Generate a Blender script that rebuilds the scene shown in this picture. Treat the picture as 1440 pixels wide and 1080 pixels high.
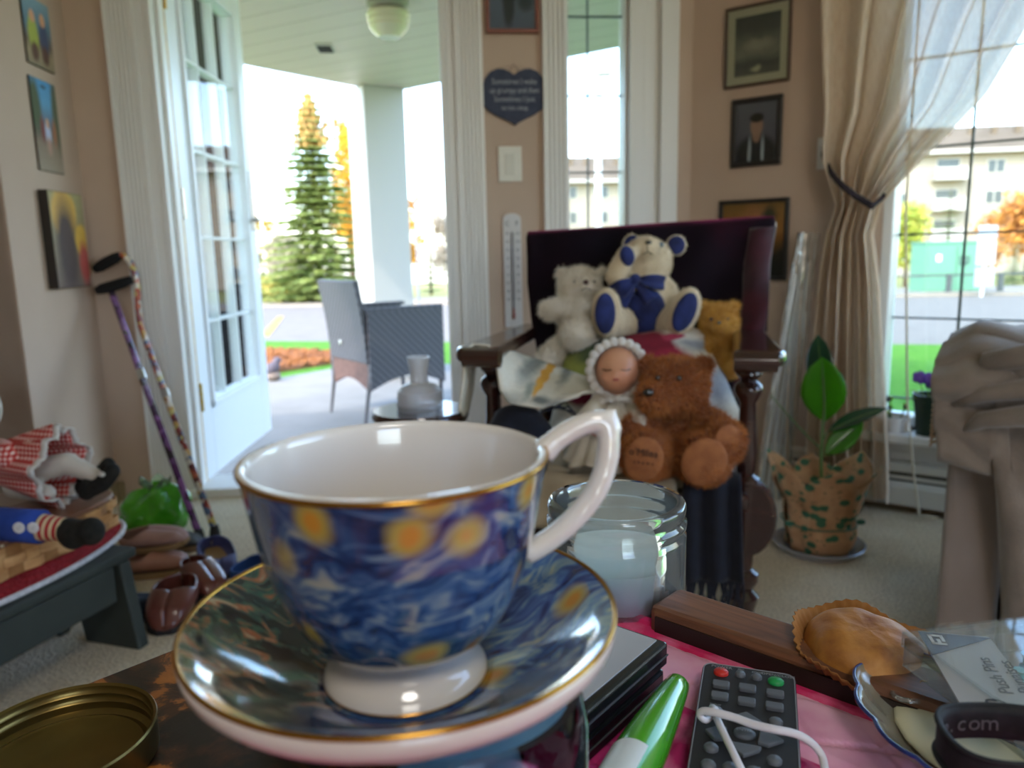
import bpy, bmesh, math, random
import numpy as np
from mathutils import Vector, Matrix, Euler
for o in list(bpy.data.objects): bpy.data.objects.remove(o)
SC = bpy.context.scene
C = SC.collection
R = math.radians
PI = math.pi
random.seed(7)
# ------------------------------------------------------------ camera
F_PX = 1060.0
PITCH, ROLL = R(9.8), R(1.26)
CAM = Vector((0, 0, .85))
_F = Vector((0, math.cos(PITCH), -math.sin(PITCH)))
_R0 = Vector((1, 0, 0)); _D0 = Vector((0, -math.sin(PITCH), -math.cos(PITCH)))
_R = math.cos(ROLL)*_R0 + math.sin(ROLL)*_D0
_D = -math.sin(ROLL)*_R0 + math.cos(ROLL)*_D0
cd = bpy.data.cameras.new('camera'); co = bpy.data.objects.new('camera', cd); C.objects.link(co)
cd.sensor_width = 36; cd.lens = 36*F_PX/1440; cd.clip_start = .02; cd.clip_end = 400
co.matrix_world = Matrix(((_R.x, -_D.x, -_F.x, CAM.x), (_R.y, -_D.y, -_F.y, CAM.y), (_R.z, -_D.z, -_F.z, CAM.z), (0, 0, 0, 1)))
cd.dof.use_dof = True; cd.dof.focus_distance = .47; cd.dof.aperture_fstop = 8.5
SC.camera = co
# ------------------------------------------------------------ world, sun, exposure
W = bpy.data.worlds.new('sky'); SC.world = W; W.use_nodes = True
wt = W.node_tree; bg = wt.nodes['Background']
sk = wt.nodes.new('ShaderNodeTexSky'); sk.sky_type = 'NISHITA'
sk.sun_disc = False; sk.sun_elevation = R(42); sk.sun_rotation = R(215); sk.altitude = 600
sk.air_density = 1.0; sk.dust_density = 2.2; sk.ozone_density = 1.0
wt.links.new(sk.outputs[0], bg.inputs[0]); bg.inputs[1].default_value = .45
sl = bpy.data.lights.new('sun', 'SUN'); so = bpy.data.objects.new('sun', sl); C.objects.link(so)
sl.energy = .9; sl.angle = R(.6); sl.color = (1, .93, .82)
so.rotation_euler = Vector((-.52, -.60, .66)).to_track_quat('Z', 'Y').to_euler(); so.location = (-4, -6, 8)
vs = SC.view_settings; vs.view_transform = 'Standard'; vs.look = 'None'; vs.gamma = 1; vs.use_curve_mapping = False
vs.exposure = 1.75
cl_ = bpy.data.lights.new('fill_light', 'AREA'); clo = bpy.data.objects.new('fill_light', cl_); C.objects.link(clo)  # unseen fill added behind the camera to lift the interior
cl_.shape = 'DISK'; cl_.size = .7; cl_.energy = 7; cl_.color = (1, .95, .88); clo.location = (.3, -1.3, 2.4)
# ------------------------------------------------------------ geometry helpers
def ray(x, y): return (_F + _R*((x-720)/F_PX) + _D*((y-540)/F_PX))
def P(x, y, d): return CAM + ray(x, y)*d                 # point at a depth along the view axis
def PZ(x, y, z):                                         # point on a level plane
    r = ray(x, y); return CAM + r*((z-CAM.z)/r.z)
def PPL(x, y, o, n):                                     # point on any plane
    r = ray(x, y); return CAM + r*((o-CAM).dot(n)/r.dot(n))
def lin(c): return tuple((v/12.92 if v <= .04045 else ((v+.055)/1.055)**2.4) for v in c)
def hx(h): return lin(tuple(int(h[i:i+2], 16)/255 for i in (0, 2, 4)))+(1,)
class MB:
    def __init__(s): s.v = []; s.f = []
    def add(s, vs, fs, M=None):
        b = len(s.v); s.v += [tuple(M @ Vector(v)) if M else tuple(v) for v in vs]; s.f += [tuple(i+b for i in f) for f in fs]; return s
    def box(s, c, d, rz=0, M=None):
        x, y, z = d[0]/2, d[1]/2, d[2]/2
        vs = [(-x,-y,-z),(x,-y,-z),(x,y,-z),(-x,y,-z),(-x,-y,z),(x,-y,z),(x,y,z),(-x,y,z)]
        m = Matrix.Translation(c) @ Matrix.Rotation(rz, 4, 'Z')
        return s.add(vs, [(0,3,2,1),(4,5,6,7),(0,1,5,4),(1,2,6,5),(2,3,7,6),(3,0,4,7)], (M @ m) if M else m)
    def obox(s, o, a, b, c):                             # box from a corner and three edge vectors
        o, a, b, c = map(Vector, (o, a, b, c))
        return s.add([o, o+a, o+a+b, o+b, o+c, o+a+c, o+a+b+c, o+b+c], [(0,3,2,1),(4,5,6,7),(0,1,5,4),(1,2,6,5),(2,3,7,6),(3,0,4,7)])
    def lathe(s, prof, n=32, M=None, cap=True, ang=2*PI):
        vs, fs = [], []; k = len(prof); full = abs(ang-2*PI) < 1e-6; nn = n if full else n+1
        for i in range(nn):
            a = ang*i/n
            for r, z in prof: vs.append((r*math.cos(a), r*math.sin(a), z))
        for i in range(n):
            j = (i+1) % nn
            for q in range(k-1): fs.append((i*k+q, j*k+q, j*k+q+1, i*k+q+1))
        if cap and full:
            if prof[0][0] > 1e-5: fs.append(tuple(i*k for i in range(n))[::-1])
            if prof[-1][0] > 1e-5: fs.append(tuple(i*k+k-1 for i in range(n)))
        return s.add(vs, fs, M)
    def tube(s, pts, r, n=8, cap=True, flat=1.0, up=None):
        pts = [Vector(p) for p in pts]; m = len(pts)
        rs = r if isinstance(r, (list, tuple)) else [r]*m
        vs, fs = [], []; pu = Vector(up) if up else None
        for i, p in enumerate(pts):
            t = (pts[min(i+1, m-1)]-pts[max(i-1, 0)]).normalized()
            if pu is None: pu = t.orthogonal()
            a = (pu - t*pu.dot(t)).normalized(); pu = a; b = t.cross(a)
            for j in range(n):
                an = 2*PI*j/n; vs.append(p + a*(rs[i]*math.cos(an)*flat) + b*(rs[i]*math.sin(an)))
        for i in range(m-1):
            for j in range(n): fs.append((i*n+j, i*n+(j+1) % n, (i+1)*n+(j+1) % n, (i+1)*n+j))
        if cap: fs += [tuple(range(n))[::-1], tuple((m-1)*n+j for j in range(n))]
        return s.add(vs, fs)
    def ell(s, c, r, n=16, k=10, M=None):
        r = r if isinstance(r, (list, tuple, Vector)) else (r, r, r)
        vs, fs = [(0, 0, -1)], []
        for i in range(1, k):
            t = -PI/2+PI*i/k
            for j in range(n): vs.append((math.cos(t)*math.cos(2*PI*j/n), math.cos(t)*math.sin(2*PI*j/n), math.sin(t)))
        vs.append((0, 0, 1)); T = len(vs)-1
        for j in range(n):
            fs.append((0, 1+(j+1) % n, 1+j)); fs.append((T, 1+(k-2)*n+j, 1+(k-2)*n+(j+1) % n))
            for i in range(k-2): fs.append((1+i*n+j, 1+i*n+(j+1) % n, 1+(i+1)*n+(j+1) % n, 1+(i+1)*n+j))
        m = Matrix.Translation(c) @ (M or Matrix.Identity(4)) @ Matrix.Diagonal((r[0], r[1], r[2], 1))
        return s.add(vs, fs, m)
    def prism(s, out, h, M=None, z0=0):                  # outline in xy, extruded in z
        n = len(out); vs = [(x, y, z0) for x, y in out]+[(x, y, z0+h) for x, y in out]
        fs = [tuple(range(n))[::-1], tuple(range(n, 2*n))]+[(i, (i+1) % n, n+(i+1) % n, n+i) for i in range(n)]
        return s.add(vs, fs, M)
    def grid(s, fn, nu, nv, closed=False, th=0):         # fn(u,v)->Vector ; th gives a real thickness
        P_ = [[Vector(fn(i/nu, j/nv)) for j in range(nv+1)] for i in range(nu+(0 if closed else 1))]
        nr = len(P_); w = nv+1
        vs = [p for r_ in P_ for p in r_]; fs = []
        for i in range(nu):
            for j in range(nv): fs.append((i*w+j, ((i+1) % nr)*w+j, ((i+1) % nr)*w+j+1, i*w+j+1))
        if th:
            nrm = [Vector((0, 0, 0)) for _ in vs]
            for f in fs:
                n_ = (vs[f[2]]-vs[f[0]]).cross(vs[f[3]]-vs[f[1]])
                for q in f: nrm[q] += n_
            k = len(vs); vs2 = [v - (n_.normalized()*th if n_.length > 0 else Vector()) for v, n_ in zip(vs, nrm)]
            fs2 = [tuple(q+k for q in f[::-1]) for f in fs]; ed = []
            if not closed:
                ed += [(j, j+1) for j in range(nv)][::1]; ed += [((nr-1)*w+j+1, (nr-1)*w+j) for j in range(nv)]
            ed += [((i+1) % nr*w, i*w) for i in range(nu)]; ed += [(i*w+nv, (i+1) % nr*w+nv) for i in range(nu)]
            fs = fs+fs2+[(a, a+k, b+k, b) for a, b in ed]; vs = vs+vs2
        return s.add(vs, fs)
    def build(s, name, mt, parent=None, smooth=False, bevel=0, sub=0, recalc=True, seg=2, M=None):
        me = bpy.data.meshes.new(name); me.from_pydata(s.v, [], s.f); me.update()
        if recalc or smooth:
            b = bmesh.new(); b.from_mesh(me)
            if recalc: bmesh.ops.recalc_face_normals(b, faces=b.faces)
            b.to_mesh(me); b.free()
        o = bpy.data.objects.new(name, me); C.objects.link(o)
        if mt: me.materials.append(mt)
        if smooth:
            me.polygons.foreach_set('use_smooth', [True]*len(me.polygons))
            if smooth != 'all':
                try: me.set_sharp_from_angle(angle=R(smooth if smooth is not True else 40))
                except Exception: pass
        if bevel:
            m = o.modifiers.new('bevel', 'BEVEL'); m.width = bevel; m.segments = seg; m.limit_method = 'ANGLE'; m.angle_limit = R(40)
        if sub:
            m = o.modifiers.new('sub', 'SUBSURF'); m.levels = m.render_levels = sub
        if parent: o.parent = parent
        if M is not None: o.matrix_local = M
        return o
def tag(o, label=None, cat=None, group=None, kind=None):
    if label: o['label'] = label
    if cat: o['category'] = cat
    if group: o['group'] = group
    if kind: o['kind'] = kind
    return o
def thing(name, label, cat, loc=(0, 0, 0), rz=0, group=None, M=None):
    o = bpy.data.objects.new(name, None); o.empty_display_size = .05; C.objects.link(o)
    if M is not None: o.matrix_world = M
    else: o.location = loc; o.rotation_euler = (0, 0, rz)
    return tag(o, label, cat, group)
def struct(o): o['kind'] = 'structure'; return o
def stuff(o): o['kind'] = 'stuff'; return o
def FR(o, x, z):                                         # frame matrix: local x along x, local z along z
    x = Vector(x).normalized(); z = Vector(z); y = z.cross(x).normalized(); z = x.cross(y)
    return Matrix(((x.x, y.x, z.x, o[0]), (x.y, y.y, z.y, o[1]), (x.z, y.z, z.z, o[2]), (0, 0, 0, 1)))
def blob(name, prims, voxel, mt, parent, smooth=3, M=None):
    """prims: list of MB filled with closed shapes -> one continuous skin"""
    mb = prims; o = mb.build('tmp', None)
    m = o.modifiers.new('r', 'REMESH'); m.mode = 'VOXEL'; m.voxel_size = voxel
    m = o.modifiers.new('s', 'SMOOTH'); m.iterations = smooth; m.factor = .6
    dg = bpy.context.evaluated_depsgraph_get(); dg.update()
    me = bpy.data.meshes.new_from_object(o.evaluated_get(dg)); me.name = name
    bpy.data.objects.remove(o)
    me.materials.clear(); me.materials.append(mt)
    me.polygons.foreach_set('use_smooth', [True]*len(me.polygons))
    n = bpy.data.objects.new(name, me); C.objects.link(n)
    if parent: n.parent = parent
    if M is not None: n.matrix_local = M
    return n
def fur(src, count, length, width, mt, parent, comb=(0, 0, -.5), seed=1, curl=.5, keep=None, name='fur'):
    me = src.data; rng = np.random.default_rng(seed)
    me.calc_loop_triangles(); nv = len(me.vertices)
    co_ = np.empty(nv*3); me.vertices.foreach_get('co', co_); co_ = co_.reshape(-1, 3)
    no = np.empty(nv*3); me.vertices.foreach_get('normal', no); no = no.reshape(-1, 3)
    tr = np.empty(len(me.loop_triangles)*3, dtype=np.int32); me.loop_triangles.foreach_get('vertices', tr); tr = tr.reshape(-1, 3)
    a, b, c = co_[tr[:, 0]], co_[tr[:, 1]], co_[tr[:, 2]]
    ar = np.linalg.norm(np.cross(b-a, c-a), axis=1)
    if keep is not None: ar = ar*keep((a+b+c)/3)
    t = rng.choice(len(tr), count, p=ar/ar.sum()); u = rng.random((count, 2)); fl = u.sum(1) > 1; u[fl] = 1-u[fl]
    p = a[t]+(b-a)[t]*u[:, :1]+(c-a)[t]*u[:, 1:]
    n = no[tr[t, 0]]
    d = n+np.array(comb)+rng.normal(0, curl, (count, 3)); d /= np.linalg.norm(d, axis=1)[:, None]
    s_ = np.cross(d, rng.normal(0, 1, (count, 3))); s_ /= np.linalg.norm(s_, axis=1)[:, None]
    L = length*(.6+.7*rng.random((count, 1)))
    v = np.empty((count, 3, 3)); p = p-n*length*.1
    v[:, 0] = p-s_*width; v[:, 1] = p+s_*width; v[:, 2] = p+d*L
    m2 = bpy.data.meshes.new(name); m2.from_pydata(v.reshape(-1, 3).tolist(), [], np.arange(count*3).reshape(-1, 3).tolist())
    m2.materials.append(mt); o = bpy.data.objects.new(name, m2); C.objects.link(o); o.parent = parent
    return stuff(o)
def copy_tree(o, parent=None):
    c = o.copy(); C.objects.link(c); c.parent = parent
    for ch in o.children: copy_tree(ch, c)
    return c
def text(name, s, size, mt, parent, M, ext=.0004, align='CENTER', spacing=1.0):
    cu = bpy.data.curves.new(name, 'FONT'); cu.body = s; cu.size = size; cu.extrude = ext; cu.align_x = align; cu.align_y = 'CENTER'
    cu.space_line = spacing; cu.resolution_u = 3
    o = bpy.data.objects.new(name, cu); C.objects.link(o)
    dg = bpy.context.evaluated_depsgraph_get(); me = bpy.data.meshes.new_from_object(o.evaluated_get(dg)); bpy.data.objects.remove(o)
    me.materials.clear(); me.materials.append(mt)
    n = bpy.data.objects.new(name, me); C.objects.link(n); n.parent = parent; n.matrix_local = M
    return n
# ------------------------------------------------------------ materials
def nd(t, typ, ins=None, **at):
    n = t.nodes.new('ShaderNode'+typ)
    for k, v in at.items(): setattr(n, k, v)
    for k, v in (ins or {}).items():
        if isinstance(v, bpy.types.NodeSocket): t.links.new(v, n.inputs[k])
        else: n.inputs[k].default_value = v
    return n
def newmat(name):
    m = bpy.data.materials.new(name); m.use_nodes = True
    return m, m.node_tree, m.node_tree.nodes['Principled BSDF']
def ramp(t, fac, stops, interp='LINEAR'):
    n = nd(t, 'ValToRGB', {0: fac}); e = n.color_ramp; e.interpolation = interp
    while len(e.elements) < len(stops): e.elements.new(.5)
    for el, (p, c) in zip(e.elements, stops): el.position = p; el.color = c if len(c) == 4 else tuple(c)+(1,)
    return n.outputs[0]
def math_(t, op, a, b=0, c=0):
    n = nd(t, 'Math', {0: a, 1: b}, operation=op)
    if not isinstance(c, (int, float)) or c: 
        if isinstance(c, bpy.types.NodeSocket): t.links.new(c, n.inputs[2])
        else: n.inputs[2].default_value = c
    return n.outputs[0]
def mixc(t, f, a, b, bt='MIX'):
    n = nd(t, 'MixRGB', {0: f, 1: a, 2: b}, blend_type=bt); return n.outputs[0]
def coord(t, which='Object', scale=(1, 1, 1), rot=(0, 0, 0), loc=(0, 0, 0)):
    c = nd(t, 'TexCoord').outputs[which]
    return nd(t, 'Mapping', {0: c, 1: loc, 2: rot, 3: scale}).outputs[0]
def bump(t, b, h, st=.3, dist=.01):
    n = nd(t, 'Bump', {'Strength': st, 'Distance': dist, 'Height': h}); t.links.new(n.outputs[0], b.inputs['Normal'])
def mat(name, c, r=.6, m=0, c2=None, sc=20, det=4, lo=.35, hi=.65, bs=None, bst=.3, bd=.004, tr=0, ior=1.45, sheen=0, coat=0, scale=(1, 1, 1), spec=.5, sss=0, transl=0, warp=0):
    M_, t, b = newmat(name); c = hx(c) if isinstance(c, str) else c
    b.inputs['Base Color'].default_value = c; b.inputs['Roughness'].default_value = r; b.inputs['Metallic'].default_value = m
    b.inputs['IOR'].default_value = ior; b.inputs['Transmission Weight'].default_value = tr; b.inputs['Coat Weight'].default_value = coat
    b.inputs['Sheen Weight'].default_value = sheen; b.inputs['Specular IOR Level'].default_value = spec
    if sss: b.inputs['Subsurface Weight'].default_value = sss; b.inputs['Subsurface Radius'].default_value = (.02, .012, .008); b.inputs['Subsurface Scale'].default_value = .5
    cs = c
    if c2:
        c2 = hx(c2) if isinstance(c2, str) else c2
        n = nd(t, 'TexNoise', {'Vector': coord(t, scale=scale), 'Scale': sc, 'Detail': det, 'Distortion': warp})
        cs = ramp(t, n.outputs[0], [(lo, c), (hi, c2)]); t.links.new(cs, b.inputs['Base Color'])
    if bs:
        n2 = nd(t, 'TexNoise', {'Vector': coord(t, scale=scale), 'Scale': bs, 'Detail': 3}); bump(t, b, n2.outputs[0], bst, bd)
    if transl:
        tl = nd(t, 'BsdfTranslucent', {0: cs}); mx = nd(t, 'MixShader', {0: transl, 1: b.outputs[0], 2: tl.outputs[0]})
        t.links.new(mx.outputs[0], t.nodes['Material Output'].inputs[0])
    return M_
def clear(name, tint='ffffff', refl=1.0, rough=.02, ior=1.45, body=0, bodyc='ffffff'):
    """thin clear glass or plastic: straight-through light plus real fresnel gloss"""
    M_, t, b = newmat(name); t.nodes.remove(b)
    tp = nd(t, 'BsdfTransparent', {0: hx(tint)}); gl = nd(t, 'BsdfGlossy', {0: (1, 1, 1, 1), 1: rough})
    fr = nd(t, 'Fresnel', {0: ior}); f = math_(t, 'MULTIPLY', fr.outputs[0], refl)
    base = tp.outputs[0]
    if body:
        df = nd(t, 'BsdfDiffuse', {0: hx(bodyc)}); tl = nd(t, 'BsdfTranslucent', {0: hx(bodyc)}); m0 = nd(t, 'MixShader', {0: .5, 1: df.outputs[0], 2: tl.outputs[0]})
        base = nd(t, 'MixShader', {0: body, 1: base, 2: m0.outputs[0]}).outputs[0]
    mx = nd(t, 'MixShader', {0: f, 1: base, 2: gl.outputs[0]})
    t.links.new(mx.outputs[0], t.nodes['Material Output'].inputs[0]); return M_
def wood(name, a, b_, r=.35, scale=(2, 14, 14), sc=4, coat=0, bst=.15):
    M_, t, b = newmat(name); v = coord(t, scale=scale)
    n = nd(t, 'TexNoise', {'Vector': v, 'Scale': sc, 'Detail': 6, 'Distortion': 1.2})
    t.links.new(ramp(t, n.outputs[0], [(.3, hx(a)), (.7, hx(b_))]), b.inputs['Base Color'])
    b.inputs['Roughness'].default_value = r; b.inputs['Coat Weight'].default_value = coat; bump(t, b, n.outputs[0], bst, .002); return M_
# ------------------------------------------------------------ shared materials
m_wall = mat('wall_paint', 'c6ae9a', .75, c2='bfa692', sc=3, bs=260, bst=.12, bd=.001)
m_trim = mat('white_trim_paint', 'e4e1dc', .35)
m_ceil = mat('ceiling_paint', 'e8e4dc', .9)
def carpet_mat():
    M_, t, b = newmat('carpet'); v = coord(t)
    n = nd(t, 'TexNoise', {'Vector': v, 'Scale': 150, 'Detail': 4}); n2 = nd(t, 'TexNoise', {'Vector': v, 'Scale': 9, 'Detail': 4})
    c = mixc(t, ramp(t, n2.outputs[0], [(.3, (0, 0, 0)), (.7, (1, 1, 1))]), hx('e6d4b6'), hx('f0e2c8'))
    c = mixc(t, ramp(t, n.outputs[0], [(.36, (.6, .6, .6)), (.6, (0, 0, 0))]), c, hx('a8957a'))
    t.links.new(c, b.inputs['Base Color']); b.inputs['Roughness'].default_value = 1; b.inputs['Specular IOR Level'].default_value = .05
    bump(t, b, n.outputs[0], .9, .012); return M_
m_carpet = carpet_mat()
m_pane = clear('window_glass', 'f4f9f8', 1.0, .0, 1.35)
m_dark = mat('dark_rubber', '1c1b1a', .6)
m_brass = mat('brass', 'c9a85a', .3, .9)
m_steel = mat('steel', 'b9b6b0', .3, .9)
# ------------------------------------------------------------ room frame
UP = Vector((0, 0, 1))
u_ = Vector((math.cos(R(5)), math.sin(R(5)), 0)); n_ = Vector((math.sin(R(5)), -math.cos(R(5)), 0))
T0 = PZ(300, 697, 0)
def DWp(x, y): return PPL(x, y, T0, n_)
A = DWp(138, 450); A.z = 0
MD = FR(A, u_, UP); MDi = MD.inverted()
def dw(x, y): p = MDi @ DWp(x, y); return p.x, p.z
B = DWp(972, 200); B.z = 0
v_ = Vector((math.cos(R(36)), -math.sin(R(36)), 0)); nr_ = Vector((-math.sin(R(36)), -math.cos(R(36)), 0))
MR = FR(B, v_, UP); MRi = MR.inverted()
def RWp(x, y): return PPL(x, y, B, nr_)
def rw(x, y): p = MRi @ RWp(x, y); return p.x, p.z
E = PPL(27, 440, A, u_); E.z = 0
ML = FR(E, (A-E), UP); MLi = ML.inverted()
def lw(x, y): p = MLi @ PPL(x, y, A, u_); return p.x, p.z
L_left = (A-E).length; L_door = (B-A).length; H = 2.45
def wall(name, M, L, ops=(), h=H, th=.14, mt=m_wall, z0=-.2):
    mb = MB(); ops = sorted(ops); s = 0
    for a, b, c, d in ops:
        if a > s: mb.obox((s, 0, z0), (a-s, 0, 0), (0, th, 0), (0, 0, h-z0))
        if c > z0: mb.obox((a, 0, z0), (b-a, 0, 0), (0, th, 0), (0, 0, c-z0))
        mb.obox((a, 0, d), (b-a, 0, 0), (0, th, 0), (0, 0, h-d)); s = b
    if s < L: mb.obox((s, 0, z0), (L-s, 0, 0), (0, th, 0), (0, 0, h-z0))
    return struct(mb.build(name, mt, M=M))
sd0, sd1 = dw(236, 350)[0], dw(634, 300)[0]
sw0, sw1 = dw(792, 200)[0], dw(884, 200)[0]
wall('wall_door', MD, L_door, [(sd0, sd1, -.3, 2.04), (sw0, sw1, .45, 2.1)])
wall('wall_left', ML, L_left+.14)
sr0 = rw(1257, 50)[0]; smul = rw(1368, 140)[0]; dm = smul-sr0; zs = rw(1300, 607)[1]
sr1 = sr0+6*dm  # stretched on out of view to let in more light
L_right = sr1+.5
wall('wall_right', MR, L_right, [(sr0, sr1, zs, 2.12)])
# return wall beside the hall, then the unseen rest of the room
Eh = E - u_*2.4
wall('wall_hall', FR(Eh, u_, UP), 2.4-.001)
Rr = B+v_*L_right
wall('wall_side', FR(Rr, (0, -1, 0), UP), Rr.y+3.4, [(.1, 1.9, .2, 2.25)])  # unseen opening, sized to light the left wall and carpet
wall('wall_back', FR((Rr.x, -3.4, 0), (-1, 0, 0), UP), Rr.x-Eh.x, [(1.0, 2.4, .9, 2.0)])  # unseen opening added to let daylight in from behind
wall('wall_hall_side', FR((Eh.x, -3.4, 0), (0, 1, 0), UP), Eh.y+3.4)
poly = [(Eh.x-.05, -3.45), (Rr.x+.05, -3.45), (Rr.x+.05, Rr.y), (B.x, B.y), (A.x, A.y), (E.x, E.y), (Eh.x-.05, Eh.y)]
struct(MB().prism(poly, .12, z0=-.12).build('floor', m_carpet))
po = [(Eh.x-.3, -3.7), (Rr.x+.3, -3.7), (Rr.x+.3, Rr.y+.1), (B.x+.1, B.y+.2), (A.x-.15, A.y+.15), (E.x-.2, E.y+.15), (Eh.x-.3, Eh.y+.15)]
struct(MB().prism(po, .25, z0=H).build('ceiling', m_ceil))
# fluted casings
def casing(name, M, s0, s1, z0, z1, fl=5, th=.022, mt=m_trim):
    w = s1-s0; out = [(s0, 0)]; out.append((s0, -th)); m_ = .14*w; g = (w-2*m_)/fl
    for k in range(fl):
        a = s0+m_+k*g
        out += [(a+g*.12, -th), (a+g*.3, -th+.006), (a+g*.7, -th+.006), (a+g*.88, -th)]
    out += [(s1, -th), (s1, 0)]
    return struct(MB().prism(out[::-1], z1-z0, z0=z0).build(name, mt, M=M))
casing('trim_1', MD, dw(166, 200)[0], dw(207, 200)[0], 0, 2.1)
casing('trim_2', MD, dw(646, 300)[0], dw(684, 300)[0], 0, 2.1)
sc0 = dw(764, 200)[0]; casing('trim_3', MD, sc0, dw(790, 200)[0], .4, 2.16, 3)
# door frame: jambs, stop, threshold
mb = MB(); jl = dw(210, 350)[0]
mb.obox((jl, -.012, 0), (sd0-jl, 0, 0), (0, .03, 0), (0, 0, 2.1)).obox((sd0, -.015, 0), (.02, 0, 0), (0, .15, 0), (0, 0, 2.04)).obox((sd0+.02, .03, 0), (.014, 0, 0), (0, .05, 0), (0, 0, 2.04))
mb.obox((sd1-.02, -.015, 0), (.02, 0, 0), (0, .15, 0), (0, 0, 2.04)).obox((sd1, -.012, 0), (.03, 0, 0), (0, .03, 0), (0, 0, 2.1)).obox((sd0, -.015, 2.02), (sd1-sd0, 0, 0), (0, .15, 0), (0, 0, .04))
struct(mb.build('trim_4', m_trim, M=MD, bevel=.003))
struct(MB().obox((sd0+.02, .082, 0), (.012, 0, 0), (0, .014, 0), (0, 0, 2.0)).build('trim_5', mat('weather_strip', 'd9b45c', .8, c2='b98e4a', sc=40), M=MD))
struct(MB().obox((sd0, -.02, -.12), (sd1-sd0, 0, 0), (0, .2, 0), (0, 0, .15)).build('trim_6', m_trim, M=MD, bevel=.006))
# open glazed door, swung outwards
Hg = MD @ Vector((sd0+.028, .1, .03)); Ff = PZ(371, 612, .03)
dd = (Ff-Hg); dd.z = 0; dl = .86; MDo = FR(Hg, dd, UP)
door = thing('door_1', None, None, M=MDo); struct(door)
th = .044; st = .11
# local: x along the leaf, y outwards-left, z up ; camera sees the -y face
mb = MB().obox((0, 0, 0), (st, 0, 0), (0, th, 0), (0, 0, 2.0)).obox((dl-st, 0, 0), (st, 0, 0), (0, th, 0), (0, 0, 2.0)).obox((st, 0, 0), (dl-2*st, 0, 0), (0, th, 0), (0, 0, .26)).obox((st, 0, 1.88), (dl-2*st, 0, 0), (0, th, 0), (0, 0, .12))
m_door = mat('door_white', 'e6e9ec', .35)
mb.build('leaf_frame', m_door, door, bevel=.003)
mb = MB()
for a, b_, c, d in ((st, .26, dl-st, .285), (st, 1.855, dl-st, 1.88), (st, .26, st+.025, 1.88), (dl-st-.025, .26, dl-st, 1.88)): mb.obox((a, -.012, b_), (c-a, 0, 0), (0, th+.024, 0), (0, 0, d-b_))
mb.build('glazing_bead', m_door, door, bevel=.004)
MB().obox((st, th/2-.004, .26), (dl-2*st, 0, 0), (0, .008, 0), (0, 0, 1.62)).build('pane', m_pane, door)
m_mun = mat('muntin_white', 'd9dbd8', .4)
for k in range(1, 5):
    MB().obox((st, th/2-.006, .26+k*.324-.005), (dl-2*st, 0, 0), (0, .012, 0), (0, 0, .01)).build('muntin', m_mun, door)
for k in (1, 2):
    MB().obox((st+k*(dl-2*st)/3-.005, th/2-.006, .26), (.01, 0, 0), (0, .012, 0), (0, 0, 1.62)).build('muntin', m_mun, door)
for z in (.32, 1.02, 1.72):
    hh = MB().obox((-.028, -.006, z-.05), (.03, 0, 0), (0, .003, 0), (0, 0, .1)).obox((-.001, -.003, z-.05), (.003, 0, 0), (0, .036, 0), (0, 0, .1)).tube([(-.003, -.008, z-.052), (-.003, -.008, z+.052)], .006).build('hinge', m_brass if z != 1.02 else m_steel, door)
    mb = MB()
    for dz in (-.032, 0, .032): mb.lathe([(0, .0015), (.004, .0008), (.005, 0)], 10, Matrix.Translation((-.016+.006*(dz == 0), -.0062, z+dz)) @ Matrix.Rotation(R(90), 4, 'X'))
    mb.build('screw', m_steel, hh)
pl = MB().obox((dl-.075, -.008, .95), (.045, 0, 0), (0, .008, 0), (0, 0, .27)).build('handle_plate', m_steel, door, bevel=.003)
MB().tube([(dl-.052, -.008, 1.0), (dl-.052, -.05, 1.0), (dl-.065, -.055, 1.0), (dl-.16, -.055, .995)], .009, 10).build('lever', m_steel, pl, smooth=True)
# ------------------------------------------------------------ narrow window
wn = thing('window_1', None, None, M=MD); struct(wn)
zb, zt = .45, 2.1; fw = .018
mb = MB().obox((sw0, -.012, zb), (fw, 0, 0), (0, .13, 0), (0, 0, zt-zb)).obox((sw1-fw*.5, .02, zb), (fw*.5, 0, 0), (0, .1, 0), (0, 0, zt-zb)).obox((sw0, -.01, zb), (sw1-sw0, 0, 0), (0, .13, 0), (0, 0, .03)).obox((sw0, -.01, zt-.03), (sw1-sw0, 0, 0), (0, .13, 0), (0, 0, .03))
mb.build('window_frame', m_trim, wn, bevel=.002)
MB().obox((sw0+fw, .07, zb+.03), (sw1-sw0-1.5*fw, 0, 0), (0, .006, 0), (0, 0, zt-zb-.06)).build('pane', m_pane, wn)
m_grid = mat('window_grid', '5d6a6e', .5)
zg = [dw(840, y)[1] for y in (48-34, 129, 239)]; stp = (zg[0]-zg[2])/2
sg = dw(832, 200)[0]
for k in range(-2, 5):
    z = zg[1]+k*stp
    if zb+.05 < z < zt-.05: MB().obox((sw0+fw, .068, z-.003), (sw1-sw0-1.5*fw, 0, 0), (0, .01, 0), (0, 0, .006)).build('grid_bar', m_grid, wn)
MB().obox((sg-.003, .068, zb+.03), (.006, 0, 0), (0, .01, 0), (0, 0, zt-zb-.06)).build('grid_bar', m_grid, wn)
# right casing of the narrow window: stepped, wide
s1, s2, s3 = dw(905, 150)[0], dw(926, 150)[0], dw(951, 150)[0]
mb = MB().obox((sw1, -.016, .4), (s1-sw1, 0, 0), (0, .03, 0), (0, 0, 1.76)).obox((s1, -.006, .4), (s2-s1, 0, 0), (0, .02, 0), (0, 0, 1.76)).obox((s2, -.03, .4), (s3-s2, 0, 0), (0, .05, 0), (0, 0, 1.76))
struct(mb.build('trim_7', m_trim, M=MD, bevel=.004))
struct(MB().obox((sc0, -.05, .38), (s3-sc0, 0, 0), (0, .05, 0), (0, 0, .04)).build('trim_8', m_trim, M=MD, bevel=.004))
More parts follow.
